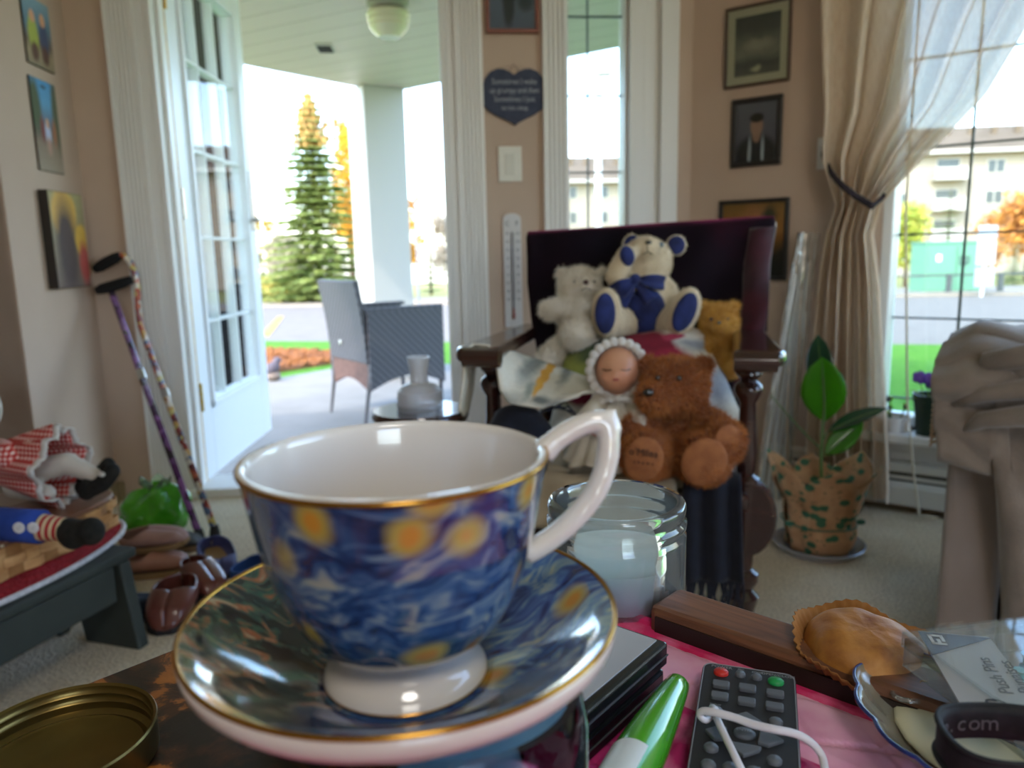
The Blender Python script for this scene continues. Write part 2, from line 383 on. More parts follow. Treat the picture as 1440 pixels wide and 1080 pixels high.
# ------------------------------------------------------------ wide right window
wr = thing('window_2', None, None, M=MR); struct(wr)
mb = MB().obox((sr0, 0, zs), (.03, 0, 0), (0, .13, 0), (0, 0, 2.12-zs)).obox((sr1-.03, 0, zs), (.03, 0, 0), (0, .13, 0), (0, 0, 2.12-zs)).obox((sr0, 0, 2.09), (sr1-sr0, 0, 0), (0, .13, 0), (0, 0, .03)).obox((sr0, .05, zs), (sr1-sr0, 0, 0), (0, .08, 0), (0, 0, .035))
mb.build('window_frame', m_trim, wr, bevel=.003)
MB().obox((sr0+.03, .09, zs+.035), (sr1-sr0-.06, 0, 0), (0, .006, 0), (0, 0, 2.055-zs)).build('pane', m_pane, wr)
m_grid2 = mat('window_grid_dark', '3c4740', .5)
zz = [rw(1342, y)[1] for y in (201, 327.5, 454)]; stp = (zz[0]-zz[2])/2
for k in range(-3, 6):
    z = zz[1]+k*stp
    if zs+.05 < z < 2.08: MB().obox((sr0+.03, .088, z-.003), (sr1-sr0-.06, 0, 0), (0, .01, 0), (0, 0, .006)).build('grid_bar', m_grid2, wr)
for k in range(1, 6):
    MB().obox((sr0+k*dm-.004, .088, zs+.03), (.008, 0, 0), (0, .01, 0), (0, 0, 2.06-zs)).build('grid_bar', m_grid2, wr)
MB().obox((sr0-.06, -.09, zs-.03), (sr1-sr0+.12, 0, 0), (0, .16, 0), (0, 0, .03)).obox((sr0-.05, -.02, zs-.1), (sr1-sr0+.1, 0, 0), (0, .02, 0), (0, 0, .075)).build('window_sill', m_trim, wr, bevel=.006)
# ------------------------------------------------------------ baseboard heater under it
m_heat = mat('heater_enamel', 'd6d2c8', .4)
ht = thing('baseboard_heater', 'long cream metal baseboard heater under the wide window', 'heater', M=MR)
s0, s1 = rw(1080, 680)[0], L_right-.12
hz = rw(1290, 648)[1]
MB().prism([(0, .03), (-.07, .03), (-.07, hz-.075), (-.055, hz-.06), (-.055, .04), (0, .04)], s1-s0, M=Matrix(((0, 0, 1, s0), (1, 0, 0, 0), (0, 1, 0, 0), (0, 0, 0, 1)))).build('front_panel', m_heat, ht)
MB().obox((s0, -.06, hz-.03), (s1-s0, 0, 0), (0, .06, 0), (0, 0, .03)).build('top_cover', m_heat, ht, bevel=.006)
MB().obox((s0, -.05, hz-.055), (s1-s0, 0, 0), (0, .006, 0), (0, 0, .012)).build('damper', m_heat, ht)
MB().obox((s0, -.012, .03), (s1-s0, 0, 0), (0, .01, 0), (0, 0, hz-.06)).build('back_plate', mat('heater_dark_metal', '4a4640', .6), ht)  # plate in a darker metal than the enamel
MB().obox((s0, -.045, .10), (s1-s0, 0, 0), (0, .03, 0), (0, 0, .05)).build('fin_tube', mat('dull_aluminium', '6b6862', .5, .8), ht)
MB().obox((s0-.012, -.072, .03), (.014, 0, 0), (0, .072, 0), (0, 0, hz-.03)).build('end_cap', m_heat, ht, bevel=.003)
for s_ in np.arange(s0+.2, s1, .6): MB().obox((s_, -.06, 0), (.03, 0, 0), (0, .05, 0), (0, 0, .04)).build('foot', m_heat, ht)
# baseboards
m_base = mat('baseboard_paint', '9c8a68', .5)
struct(MB().obox((0, -.012, 0), (dw(166, 600)[0], 0, 0), (0, .012, 0), (0, 0, .07)).build('baseboard_door', m_base, M=MD))
struct(MB().obox((.0, -.012, 0), (L_left, 0, 0), (0, .012, 0), (0, 0, .07)).build('baseboard_left', m_base, M=ML))
# ------------------------------------------------------------ outdoors: ground
def G(x, y): return PPL(x, y, Vector((0, 6, -.15)), Vector((0, .03, 1)))
def gz(Y): return -.15-.03*max(Y-6, 0)
m_fgrass = mat('dry_far_grass', '8d8446', .95, c2='767c3c', sc=.8)
m_lawn = mat('lawn_green', '47752c', .95, c2='5c8a38', sc=14, bs=200, bst=.4, bd=.01, spec=.02)
m_road = mat('asphalt', '766f64', .9, c2='6d665c', sc=3)
def sheet(name, pts, h, mt, up=0.0):
    mb = MB(); n = len(pts); vs = [(p[0], p[1], gz(p[1])-.2) for p in pts]+[(p[0], p[1], gz(p[1])+h) for p in pts]
    mb.add(vs, [tuple(range(n))[::-1], tuple(range(n, 2*n))]+[(i, (i+1) % n, n+(i+1) % n, n+i) for i in range(n)])
    return struct(mb.build(name, mt))
sheet('far_ground', [(-90, 6), (90, 6), (90, 140), (-90, 140)], 0, m_fgrass)
def ext(p, q, x): return (x, p.y+(q.y-p.y)*(x-p.x)/(q.x-p.x))
p, q = G(420, 482), G(1300, 487); p2, q2 = G(420, 432), G(1300, 418)
sheet('parking_road', [ext(p, q, -18), ext(p, q, 9), ext(p2, q2, 40), ext(p2, q2, -40)], .012, m_road)
p3, q3 = G(420, 425), G(1300, 408)
sheet('far_kerb', [ext(p2, q2, -60), ext(p2, q2, 60), ext(p3, q3, 60), ext(p3, q3, -60)], .1, mat('kerb_concrete', '857d70', .9))
sheet('lawn', [(-18, 6), (9, 6), ext(p, q, 9), ext(p, q, -18)], .02, m_lawn)
sheet('lawn_near', [(-30, -6), (Eh.x-.5, -6), (Eh.x-.5, Eh.y+.2), (B.x, B.y+.2), (Rr.x+.2, Rr.y), (Rr.x+.2, -6), (30, -6), (30, 6), (-30, 6)], .02, m_lawn)
a, b_ = G(372, 474), G(395, 446)
t_ = (b_-a).normalized(); w_ = Vector((.06, 0, 0))
MBl = MB().add([(q_.x+s_*.07, q_.y, gz(q_.y)+.02) for q_, s_ in ((a, -1), (a, 1), (b_, 1), (b_, -1))]+[(q_.x+s_*.07, q_.y, gz(q_.y)+.008) for q_, s_ in ((a, -1), (a, 1), (b_, 1), (b_, -1))], [(0, 1, 2, 3), (7, 6, 5, 4), (0, 4, 5, 1), (1, 5, 6, 2), (2, 6, 7, 3), (3, 7, 4, 0)])
struct(MBl.build('parking_line', mat('yellow_road_paint', 'b8923c', .8)))
# patio slab and mulch bed
m_conc = mat('patio_concrete', '88857e', .85, c2='7f7c75', sc=4)
pe = [PZ(290, 556, -.12), PZ(365, 536, -.12), PZ(480, 516, -.12), PZ(560, 506, -.12)]
hl = MD @ Vector((-1.2, .15, 0)); hr = MD @ Vector((L_door, .15, 0))
pts = [(hl.x, hl.y), (hr.x, hr.y), (hr.x+.3, 5.2), (.2, 6.2)]+[(q_.x, q_.y) for q_ in pe[::-1]]+[(-3.4, pe[0].y-.2)]
struct(MB().prism(pts, .2, z0=-.32).build('patio_slab', m_conc))
m_mulch = mat('bark_mulch', '74492c', .95, c2='8f6442', sc=30, bs=60, bst=.8, bd=.02)
mp = [(q_.x, q_.y) for q_ in (G(240, 556), G(365, 532), G(480, 513), G(575, 503), G(500, 503), G(420, 498), G(365, 496), G(250, 498))]
sheet('mulch_bed', mp, .05, m_mulch)
mb = MB(); rg = random.Random(3); xs = [q_[0] for q_ in mp]; ys = [q_[1] for q_ in mp]
def inpoly(x, y, pl):
    c = False
    for i in range(len(pl)):
        (x1, y1), (x2, y2) = pl[i], pl[i-1]
        if (y1 > y) != (y2 > y) and x < (x2-x1)*(y-y1)/(y2-y1)+x1: c = not c
    return c
k = 0
while k < 1800:
    x, y = rg.uniform(min(xs), max(xs)), rg.uniform(min(ys), max(ys))
    if not inpoly(x, y, mp): continue
    k += 1; e_ = Euler((rg.uniform(-.5, .5), rg.uniform(-.5, .5), rg.uniform(0, 6.3))).to_matrix().to_4x4()
    mb.box((0, 0, 0), (rg.uniform(.04, .16), rg.uniform(.01, .03), .008), M=Matrix.Translation((x, y, gz(y)+.06)) @ e_)
stuff(tag(mb.build('mulch_chips', mat('bark_chip', '96602f', .9, c2='74482a', sc=3)), 'loose orange-brown bark chips covering the bed beyond the patio', 'mulch'))
# ------------------------------------------------------------ porch roof, post, lamp, vent
def soffit_mat():
    M_, t, b = newmat('soffit_boards'); v = coord(t, scale=(1, 1, 1), rot=(0, 0, R(28)))
    w = nd(t, 'TexWave', {'Vector': v, 'Scale': 1.6, 'Distortion': 0}, wave_type='BANDS', bands_direction='Y', wave_profile='SAW')
    f = ramp(t, w.outputs[0], [(0, (0, 0, 0)), (.06, (1, 1, 1))]); t.links.new(mixc(t, f, hx('bcaaa2'), hx('dccac2')), b.inputs['Base Color']); b.inputs['Roughness'].default_value = .5
    bump(t, b, f, .5, .01); return M_
ZS = 2.12
s_l, s_c, s_r = PZ(330, 89, ZS), PZ(545, 131, ZS), PZ(885, 64, ZS)
er = s_c+(s_r-s_c)*1.5; el = s_c+(s_l-s_c)*1.35
pr = [(A.x-.9, A.y+.14), (B.x, B.y+.16), (er.x, B.y+.3), (er.x, er.y), (s_c.x, s_c.y), (el.x, el.y), (el.x-.1, A.y+.14)]
struct(MB().prism(pr, .16, z0=ZS).build('porch_ceiling', soffit_mat()))
mpost = mat('post_white', 'bcbab5', .5)
pc = PZ(530, 131, ZS); a1 = PZ(495, 126, ZS); 
post = thing('porch_post', 'square white post holding up the corner of the porch roof', 'post', (pc.x, pc.y-.1, -.12), R(33))
MB().box((0, 0, (ZS+.12)/2), (.34, .34, ZS+.12)).build('shaft', mpost, post, bevel=.008)
MB().box((0, 0, .1), (.4, .4, .2)).build('base', mpost, post, bevel=.01)
lp = PZ(545, 0, ZS)
lamp = thing('porch_lamp', 'ribbed cream glass jar lamp fixed under the porch ceiling', 'lamp', (lp.x, lp.y, ZS))
MB().lathe([(0, 0), (.105, 0), (.105, -.03), (.09, -.045), (0, -.045)], 32).build('canopy', mat('lamp_base', 'a8a298', .4), lamp, smooth=True)
prof = [(.075, -.045), (.108, -.06), (.112, -.075), (.104, -.09), (.108, -.1), (.098, -.118), (.1, -.128), (.086, -.15), (.06, -.17), (.058, -.178), (0, -.18)]
MB().lathe(prof, 32).build('glass_shade', mat('lamp_milk_glass', 'dcd2b4', .25, coat=.5), lamp, smooth=True)
vp = PZ(457, 66, ZS)
vent = thing('soffit_vent', 'small dark square vent in the porch ceiling', 'vent', (vp.x, vp.y, ZS), R(5))
MB().box((0, 0, -.006), (.1, .17, .012)).build('frame', mat('vent_frame', 'cfccc5', .5), vent)
for k in range(6): MB().box((0, -.06+k*.024, -.014), (.085, .02, .006)).build('slat', mat('vent_dark', '08080a', .7) if k == 0 else bpy.data.materials['vent_dark'], vent)
# ------------------------------------------------------------ outdoors: trees, buildings, things
rg = random.Random(11)
def onray(x, y, base):            # height of pixel row y above a ground point
    r = ray(x, y); return (CAM + r*(base.y/r.y)).z - base.z
m_trunk = mat('bark', '5b4a3a', .9, c2='3f3328', sc=20)
def leafmat(name, a, b): return mat(name, a, .8, c2=b, sc=2.2, lo=.4, hi=.6, transl=.35)
m_spr = leafmat('spruce_needles', '8aa05a', 'bcc67a'); m_cone = mat('spruce_cones', 'b98a4c', .9, c2='c9a466', sc=3)
def spruce(name, label, base, h, r, nlev, mt, per=9, cones=False, dens=1.0):
    o = thing(name, label, 'tree', base)
    MB().lathe([(.028*h*.6, 0), (.012*h, h*.4), (.003*h, h*.97), (0, h)], 8).build('trunk', m_trunk, o, smooth=True)
    mb = MB(); mc = MB()
    for lv in range(nlev):
        f = lv/nlev; z = h*(.05+.93*f**.92); L = r*(1-f)**.75*rg.uniform(.8, 1.1)+.03*h*(1-f)
        for k in range(per):
            a = 2*PI*(k+.5*(lv % 2)+rg.uniform(-.25, .25))/per; Lk = L*rg.uniform(.7, 1.15); dx, dy = math.cos(a), math.sin(a)
            ns = max(4, int(11*dens*(.4+Lk/r)))
            for i in range(ns):
                t = (i+rg.random())/ns; d = Lk*t; zz = z+Lk*(.16*t-.34*t*t+.12*t**3)
                p = Vector((dx*d, dy*d, zz)); sp = .3*Lk*(1.1-t)+.04*r
                for sd in (-1, 1):
                    for q in range(3):
                        dr = Vector((dx*rg.uniform(.4, 1)-dy*sd, dy*rg.uniform(.4, 1)+dx*sd, rg.uniform(-.5, .15))).normalized()*sp*rg.uniform(.6, 1.1)
                        w = dr.cross(Vector((rg.uniform(-.4, .4), rg.uniform(-.4, .4), 1))).normalized()*sp*.26
                        mb.add([p-w, p+w, p+dr], [(0, 1, 2)])
                if t > .9:
                    w = Vector((-dy, dx, 0))*.05*r; mb.add([p-w, p+w, p+Vector((dx, dy, .1))*.12*r], [(0, 1, 2)])
            if cones and f > .72:
                for q in range(5):
                    t = rg.uniform(.1, .9); mc.ell((dx*Lk*t, dy*Lk*t, z-.02*h*rg.random()), (.006*h, .006*h, .017*h), 6, 4)
    c_ = stuff(mb.build('needles', mt, o, recalc=False))
    if cones: stuff(mc.build('cones', m_cone, o))
    return o
def leafy(name, label, base, h, rx, mt, n=2600, size=.3, trunk=.3, group=None):
    o = thing(name, label, 'tree', base, group=group)
    MB().lathe([(.02*h, 0), (.014*h, h*trunk), (.004*h, h*.8), (0, h*.82)], 7).build('trunk', m_trunk, o)
    mb = MB(); cl = [(rg.gauss(0, .42)*rx, rg.gauss(0, .42)*rx, h*(trunk*.7+(1-trunk*.7)*rg.uniform(.12, .93))) for _ in range(26)]
    for i in range(n):
        c = rg.choice(cl); tap = 1-.55*max(0, c[2]/h-.45); s_ = .30*rx
        p = Vector((c[0]*tap+rg.gauss(0, .6)*s_, c[1]*tap+rg.gauss(0, .6)*s_, min(h, c[2]+rg.gauss(0, .75)*s_)))
        d = Vector((rg.uniform(-1, 1), rg.uniform(-1, 1), rg.uniform(-1, .4))).normalized()*size*rg.uniform(.6, 1.2); w = d.orthogonal().normalized()*size*.3
        mb.add([p, p+d*.5+w, p+d, p+d*.5-w], [(0, 1, 2, 3)])
    stuff(mb.build('leaves', mt, o, recalc=False)); return o
b0 = G(452, 428); hh = onray(452, 119, b0)
spruce('spruce_tree', 'tall green spruce with brown cones at its tip beyond the porch', b0, hh, hh*.29, 30, m_spr, 11, True, 1.3)
m_yel = leafmat('yellow_leaves', 'e2b43a', 'c98f2c'); m_olv = leafmat('olive_leaves', '8f9a52', 'b4a85c'); m_gry = leafmat('bare_twigs', 'b9ad98', '9c937f'); m_dsp = leafmat('far_spruce_needles', '7d9468', '9aab78')
m_org = leafmat('orange_leaves', 'd89a45', 'b98250'); m_lgr = leafmat('light_green_leaves', '9fb04a', 'c8bf55')
def gpt(x, Y): r = ray(x, 400); q = r*(Y/r.y); return Vector((q.x, Y, gz(Y)))
def tree_at(kind, x, yb, yt, wpx, label, mt, far=1.0, n=2600, **k):
    b = gpt(x, 30+18*far); d = b.y; h_ = onray(x, yt, b); rx = wpx/2*d/F_PX
    if kind == 's': return spruce('background_spruce', label, b, h_, rx, 16, mt, 7, False, .7)
    return leafy('background_tree', label, b, h_, rx*1.15, mt, n, size=max(.12, rx*.26), **k)
for a in (
 ('s', 362, 0, 268, 56, 'dark spruce seen just right of the open glass door', m_dsp, .2),
 ('l', 349, 0, 235, 46, 'golden autumn tree behind the open glass door', m_yel, .9),
 ('l', 400, 0, 330, 60, 'low bare greyish tree left of the tall spruce', m_gry, 1.3),
 ('l', 497, 0, 160, 66, 'golden autumn tree half hidden behind the tall spruce', m_yel, .4),
 ('l', 576, 0, 262, 40, 'bright yellow tree right of the porch post', m_yel, .1),
 ('s', 606, 0, 284, 44, 'small spruce next to the yellow tree right of the post', m_dsp, .5),
 ('l', 634, 0, 300, 50, 'pale bare tree at the right edge of the doorway', m_gry, .1),
 ('l', 1272, 0, 285, 60, 'yellow-green tree right of the tied curtain', m_lgr, .2),
 ('s', 1328, 0, 262, 70, 'grey-green spruce behind the green utility box', m_dsp, .3),
 ('l', 1440, 0, 268, 76, 'orange autumn tree at the far right of the window', m_org, .4),
 ('l', 1388, 0, 300, 44, 'rusty young tree between the utility box and the orange tree', m_org, .7),
 ('s', 1424, 0, 335, 44, 'small dark spruce below the orange tree', m_dsp, .0)):
    tree_at(*a[:7], far=a[7])
for x, w, lb_ in ((385, 80, 'low olive bush at the left foot of the tall spruce'), (432, 70, 'second low olive bush, nearer the trunk of the tall spruce')):
    b = G(x, 428); leafy('low_bush', lb_, b, onray(x, 392, b), w/2*b.y/F_PX, m_olv, 1800, .22, .1)
# apartment blocks
m_bw = mat('stucco_white', '988f80', .9); m_br = mat('roof_tan', '6d5f4f', .9, c2='625545', sc=.6); m_bg = clear('far_window_glass', '8090a0', 1, .05, 1.5, .7, '58636b'); m_bf = mat('far_trim', 'a8a49c', .7)
def block(label, loc, rz, w, dp, floors, cols, fh=2.9, bal=()):
    o = thing('apartment_building', label, 'building', loc, rz); Hh = floors*fh
    MB().box((0, dp/2, Hh/2), (w, dp, Hh)).build('wall', m_bw, o)
    MB().prism([(-1.0, 0), (dp+1, 0), (dp+1, .35), (dp/2, 3.4), (-1, .35)], w+1.6, M=Matrix(((0, 0, 1, -w/2-.8), (1, 0, 0, 0), (0, 1, 0, Hh), (0, 0, 0, 1)))).build('roof', m_br, o)
    MB().box((0, -1.02, Hh+.17), (w+1.6, .12, .36)).build('fascia', m_bf, o)
    for k in range(cols*2): MB().box((-w/2+w*(k+.5)/(cols*2), dp*.3, Hh+2.6), (.5, .5, .7)).build('roof_vent', m_br, o)
    for f in range(floors):
        for c in range(cols):
            x = -w/2+w*(c+.5)/cols
            if c in bal:
                b = MB().box((x, -.7, f*fh+.55), (3.2, 1.5, .22)).box((x, -1.42, f*fh+1.15), (3.2, .06, 1.0)).build('balcony', m_bf, o)
                d_ = MB().box((x, -.02, f*fh+1.6), (2.2, .06, 2.0)).build('window', m_bf, o); MB().box((x, -.06, f*fh+1.6), (2.0, .05, 1.8)).build('pane', m_bg, d_)
            else:
                d_ = MB().box((x, -.03, f*fh+1.7), (1.7, .1, 1.35)).build('window', m_bf, o)
                for sx in (-.4, .4): MB().box((x+sx, -.07, f*fh+1.7), (.68, .05, 1.15)).build('pane', m_bg, d_)
    return o
block('four-storey cream apartment block with tan roof seen through the wide window', gpt(1420, 76), R(-8), 62, 12, 4, 14, 2.95, (2, 5, 8, 11))
block('cream apartment block with tan roof seen through the narrow window', gpt(845, 82), R(6), 17, 12, 4, 5, 2.6, (0,))
# lamp standard seen in the narrow window
lb = gpt(842, 24); zt_ = onray(845, 106, lb)
o = thing('car_park_light', 'white car park light pole with a box head in the narrow window', 'light pole', lb)
m_pw = mat('pole_white', 'c8c8c4', .5)
MB().lathe([(.16, 0), (.16, .1), (.12, .12), (.1, zt_)], 12).build('pole', m_pw, o, smooth=True)
MB().box((.12, 0, zt_+.22), (.56, .5, .42)).build('lamp_head', m_pw, o, bevel=.03)
fb = gpt(588, 17)
o = thing('flag_pole', 'very thin dark pole standing right of the porch post', 'pole', (fb.x, fb.y, fb.z))
MB().lathe([(.05, 0), (.05, .1), (.022, .12), (.02, 5.2), (0, 5.25)], 8).build('shaft', mat('pole_dark', '6c7480', .5), o)
# utility box, sign and rail across the road
ub = G(1341, 414); sx_ = ub.y/F_PX; bw_, bh_ = 82*sx_, onray(1341, 342, ub)
o = thing('utility_box', 'pale green utility box standing across the road', 'utility box', ub, R(-3))
m_ub = mat('utility_green', '5d8a70', .6); MB().box((0, .5, bh_/2), (bw_, 1.0, bh_)).build('cabinet', m_ub, o, bevel=.02)
for s_ in (-1, 1): MB().box((s_*bw_*.245, -.02, bh_*.5), (bw_*.46, .04, bh_*.86)).build('door', m_ub, o, bevel=.01)
MB().box((0, .5, bh_+.03), (bw_*1.03, 1.06, .06)).build('lid', m_ub, o, bevel=.01)
MB().box((-bw_*.3, -.046, bh_*.72), (.14, .008, .2)).build('warning_label', mat('label_white', 'e8e4da', .6), o)
mb = MB()
for i, (dx, dz, w2, h2) in enumerate(((0, 0, .04, .3), (.08, .03, .05, .26), (.17, -.02, .04, .3), (.26, .02, .05, .24), (.12, .1, .3, .03), (.12, -.08, .26, .03))): mb.box((bw_*.05+dx, -.045, bh_*.66+dz), (w2, .006, h2))
stuff(mb.build('graffiti', mat('graffiti_black', '3a4a44', .7), o))
sb = G(1380, 418); 
o = thing('street_sign', 'white sign board on a post in front of the green utility box', 'sign', sb)
hs_ = onray(1380, 316, sb)
MB().tube([(0, 0, 0), (0, 0, hs_)], .04).build('post', m_pw, o)
MB().box((0, -.05, hs_*.62), (.5, .03, hs_*.34)).build('board', mat('sign_white', 'a8a5a0', .6), o); MB().box((0, -.05, hs_*.28), (.5, .03, hs_*.26)).build('lower_board', mat('sign_grey', '9aa3a8', .6), o); MB().box((0, -.05, hs_*.9), (.5, .03, hs_*.18)).build('upper_board', bpy.data.materials['sign_grey'], o)
rb = G(1333, 416); hb = onray(1333, 385, rb)
o = thing('guard_rail', 'thin dark rail on a short post before the green utility box', 'rail', rb)
m_rl = mat('rail_dark', '4a4f4c', .6)
MB().box((0, 0, hb/2), (.12, .12, hb)).build('post', m_rl, o); MB().box((1.5, 0, hb/2), (.12, .12, hb)).build('post', m_rl, o); MB().box((.6, 0, hb-.04), (6.5, .05, .06)).build('rail', m_rl, o)
# ------------------------------------------------------------ wicker armchair on the patio
zp = -.12
fa = PZ(472, 578, zp); fbv = PZ(523, 597, zp)
ab = (fbv-fa); ab.z = 0; wd = max(.5, ab.length); ab.normalize()
fwd = UP.cross(ab)                                     # chair faces away to the right
if fwd.x < 0: fwd = -fwd
mid = fa+ab*wd/2
ch = thing('wicker_armchair', 'dark grey wicker armchair standing on the patio', 'chair', M=FR((mid.x, mid.y, zp), fwd, UP))
# local x = forward, y = sideways
def wick_mat():
    M_, t, b = newmat('grey_wicker'); v = coord(t)
    w1 = nd(t, 'TexWave', {'Vector': v, 'Scale': 26, 'Distortion': .5}, bands_direction='Z'); w2 = nd(t, 'TexWave', {'Vector': v, 'Scale': 14, 'Distortion': .3}, bands_direction='DIAGONAL')
    f = math_(t, 'MULTIPLY', w1.outputs[0], w2.outputs[0])
    t.links.new(ramp(t, f, [(.0, hx('3c3a40')), (.6, hx('615e63'))]), b.inputs['Base Color']); b.inputs['Roughness'].default_value = .55; bump(t, b, f, .5, .006); return M_
m_wk = wick_mat(); m_lg = mat('chair_leg_dark', '4c4a4d', .5); hw = wd/2; zA = .66; zB = .84; dpth = .5
def backfn(u, v): return Vector((-.06*(v**1.6)*1.0+.02, (u-.5)*wd+0*.02, .36+v*(zB-.36)))
MB().grid(backfn, 10, 12, th=.03).build('backrest', m_wk, ch, smooth=True)
MB().grid(lambda u, v: Vector((.02-.0*v, (u-.5)*(wd-.03), .19+.06*math.sin(PI*u)+v*(.17-.06*math.sin(PI*u)))), 10, 3, th=.02).build('rear_apron', mat('wicker_brown', '6e5148', .7, c2='5d433c', sc=30), ch)
for s_ in (-1, 1):
    MB().grid(lambda u, v: Vector((.0+u*dpth, s_*(hw-.005), (.2+.07*math.sin(PI*u))+v*(zA-.2-.07*math.sin(PI*u)))), 10, 6, th=.028*s_).build('side_panel', m_wk, ch)
    MB().box((dpth/2, s_*(hw-.02), zA+.008), (dpth+.02, .06, .022)).build('armrest', m_wk, ch, bevel=.006)
    MB().tube([(-.045, s_*(hw-.012), zB), (-.005, s_*(hw-.012), .55), (.015, s_*(hw-.012), .3), (-.03, s_*(hw-.012), .03), (-.035, s_*(hw-.012), 0)], [.014, .014, .014, .01, .009], 8).build('leg', m_lg, ch)
    MB().tube([(dpth-.012, s_*(hw-.014), .64), (dpth-.012, s_*(hw-.014), 0)], .013, 8).build('leg', m_lg, ch)
MB().box((dpth/2+.01, 0, .39), (dpth-.02, wd-.06, .05)).build('seat', m_wk, ch, bevel=.015)
MB().box((dpth-.01, 0, .3), (.03, wd-.06, .16)).build('front_apron', m_wk, ch)
MB().ell((-.02, .08, .46), (.003, .016, .016), 12, 6).build('badge', mat('badge_silver', 'c9c9c9', .3, .6), ch)
# garden bird
bb = PZ(384, 535, zp)
o = thing('garden_bird', 'small dark bird ornament on a stone at the edge of the patio', 'ornament', bb, R(30))
MB().ell((0, 0, .035), (.07, .06, .04), 10, 6).build('stone', mat('ornament_stone', '8d8078', .9, c2='75695f', sc=30), o, smooth=True)
q_ = MB().ell((0, 0, .1), (.07, .045, .05), 12, 8, Matrix.Rotation(R(-30), 4, 'Y')).ell((.045, 0, .16), (.034, .03, .032), 10, 6).tube([(-.05, 0, .09), (-.12, 0, .06)], [.025, .01], 6).tube([(.07, 0, .16), (.1, 0, .155)], [.012, .001], 6)
blob('bird_body', q_, .008, mat('ornament_dark', '5a5560', .7), o)
# ------------------------------------------------------------ printed pictures
def paint(name, bands, blobs=(), axes='XZ', noise=.05, ns=5, r=.5, sc=1.0, tone=None, coat=0, which='Generated'):
    """flat print: bands up the picture, then soft-edged patches (cx,cy,rx,ry,colour,soft)"""
    M_, t, b = newmat(name); g = nd(t, 'TexCoord').outputs[which]
    nz = nd(t, 'TexNoise', {'Vector': g, 'Scale': ns, 'Detail': 4})
    off = nd(t, 'VectorMath', {0: nz.outputs['Color'], 1: (.5, .5, .5)}, operation='SUBTRACT').outputs[0]
    off = nd(t, 'VectorMath', {0: off, 'Scale': noise}, operation='SCALE').outputs[0]
    g = nd(t, 'VectorMath', {0: g, 1: off}, operation='ADD').outputs[0]
    sp = nd(t, 'SeparateXYZ', {0: g}); U, V = sp.outputs[axes[0]], sp.outputs[axes[1]]
    uv = nd(t, 'CombineXYZ', {0: U, 1: V, 2: 0}).outputs[0]
    col = ramp(t, V, [(p, hx(c)) for p, c in bands])
    for cx, cy, rx, ry, c, so_ in blobs:
        d = nd(t, 'VectorMath', {0: uv, 1: (cx, cy, 0)}, operation='SUBTRACT').outputs[0]
        d = nd(t, 'VectorMath', {0: d, 1: (1/rx, 1/ry, 0)}, operation='MULTIPLY').outputs[0]
        L = nd(t, 'VectorMath', {0: d}, operation='LENGTH').outputs['Value']
        f = nd(t, 'MapRange', {0: L, 1: 1-so_, 2: 1+so_, 3: 1, 4: 0}).outputs[0]
        col = mixc(t, f, col, hx(c))
    n2 = nd(t, 'TexNoise', {'Vector': g, 'Scale': ns*6, 'Detail': 3})
    col = mixc(t, .35, col, ramp(t, n2.outputs[0], [(.3, (.35, .35, .35)), (.7, (.65, .65, .65))]), 'OVERLAY')
    t.links.new(col, b.inputs['Base Color']); b.inputs['Roughness'].default_value = r; b.inputs['Coat Weight'].default_value = coat; return M_
def plaque(name, label, cat, M, s0, s1, z0, z1, th, m_edge, m_front, rad=.004):
    o = thing(name, label, cat, M=M @ Matrix.Translation((0, 0, 0)))
    MB().obox((s0, -th, z0), (s1-s0, 0, 0), (0, th-.001, 0), (0, 0, z1-z0)).build('board', m_edge, o, bevel=rad)
    MB().obox((s0+.002, -th-.0008, z0+.002), (s1-s0-.004, 0, 0), (0, .001, 0), (0, 0, z1-z0-.004)).build('print', m_front, o); return o
m_edge = mat('plaque_edge', '3c342d', .6)
(a0, _), (a1, _) = lw(37, 90), lw(76, 112); zb1 = lw(56, 96)[1]
plaque('picture_plaque', 'small coloured picture plaque cut off at the top of the left wall', 'picture', ML, a0, a1, zb1, zb1+.2, .006, m_edge,
  paint('print_children', [(0, '8d7e66'), (.2, 'a3906f'), (.35, '6d5c4a'), (.6, '5a7a8c'), (1, '7fa0b0')], [(.3, .45, .18, .3, 'a9b14a', .2), (.7, .42, .16, .3, '3d4a6b', .2), (.32, .72, .1, .1, 'd8a07a', .2), (.7, .72, .1, .1, 'd8a07a', .2), (.3, .2, .14, .14, '5b3b2c', .3), (.68, .2, .14, .14, '5b3b2c', .3)]))
a0, a1 = lw(45, 172)[0], lw(81, 184)[0]; z0, z1 = lw(68, 242)[1], lw(57, 113)[1]
plaque('picture_plaque', 'small street-scene picture plaque with a blue sky on the left wall', 'picture', ML, a0, a1, z0, z1, .006, m_edge,
  paint('print_street', [(0, '9c8c78'), (.3, '8d7a66'), (.45, '6b5a4e'), (.75, '5fa0c8'), (1, '4f96c9')], [(.1, .7, .22, .3, '4c5a3a', .3), (.95, .68, .18, .4, '5a6048', .3), (.5, .42, .12, .12, 'b9c0d8', .2), (.52, .54, .06, .06, 'd0a080', .2), (.5, .28, .09, .1, 'b08a78', .3), (.3, .45, .08, .14, '7a3a34', .3), (.78, .45, .08, .14, 'a06a4a', .3), (.5, .93, .1, .02, '2f4f60', .2)]))
a0, a1 = lw(60, 340)[0], lw(108, 340)[0]; z0, z1 = lw(88, 405)[1], lw(80, 271)[1]
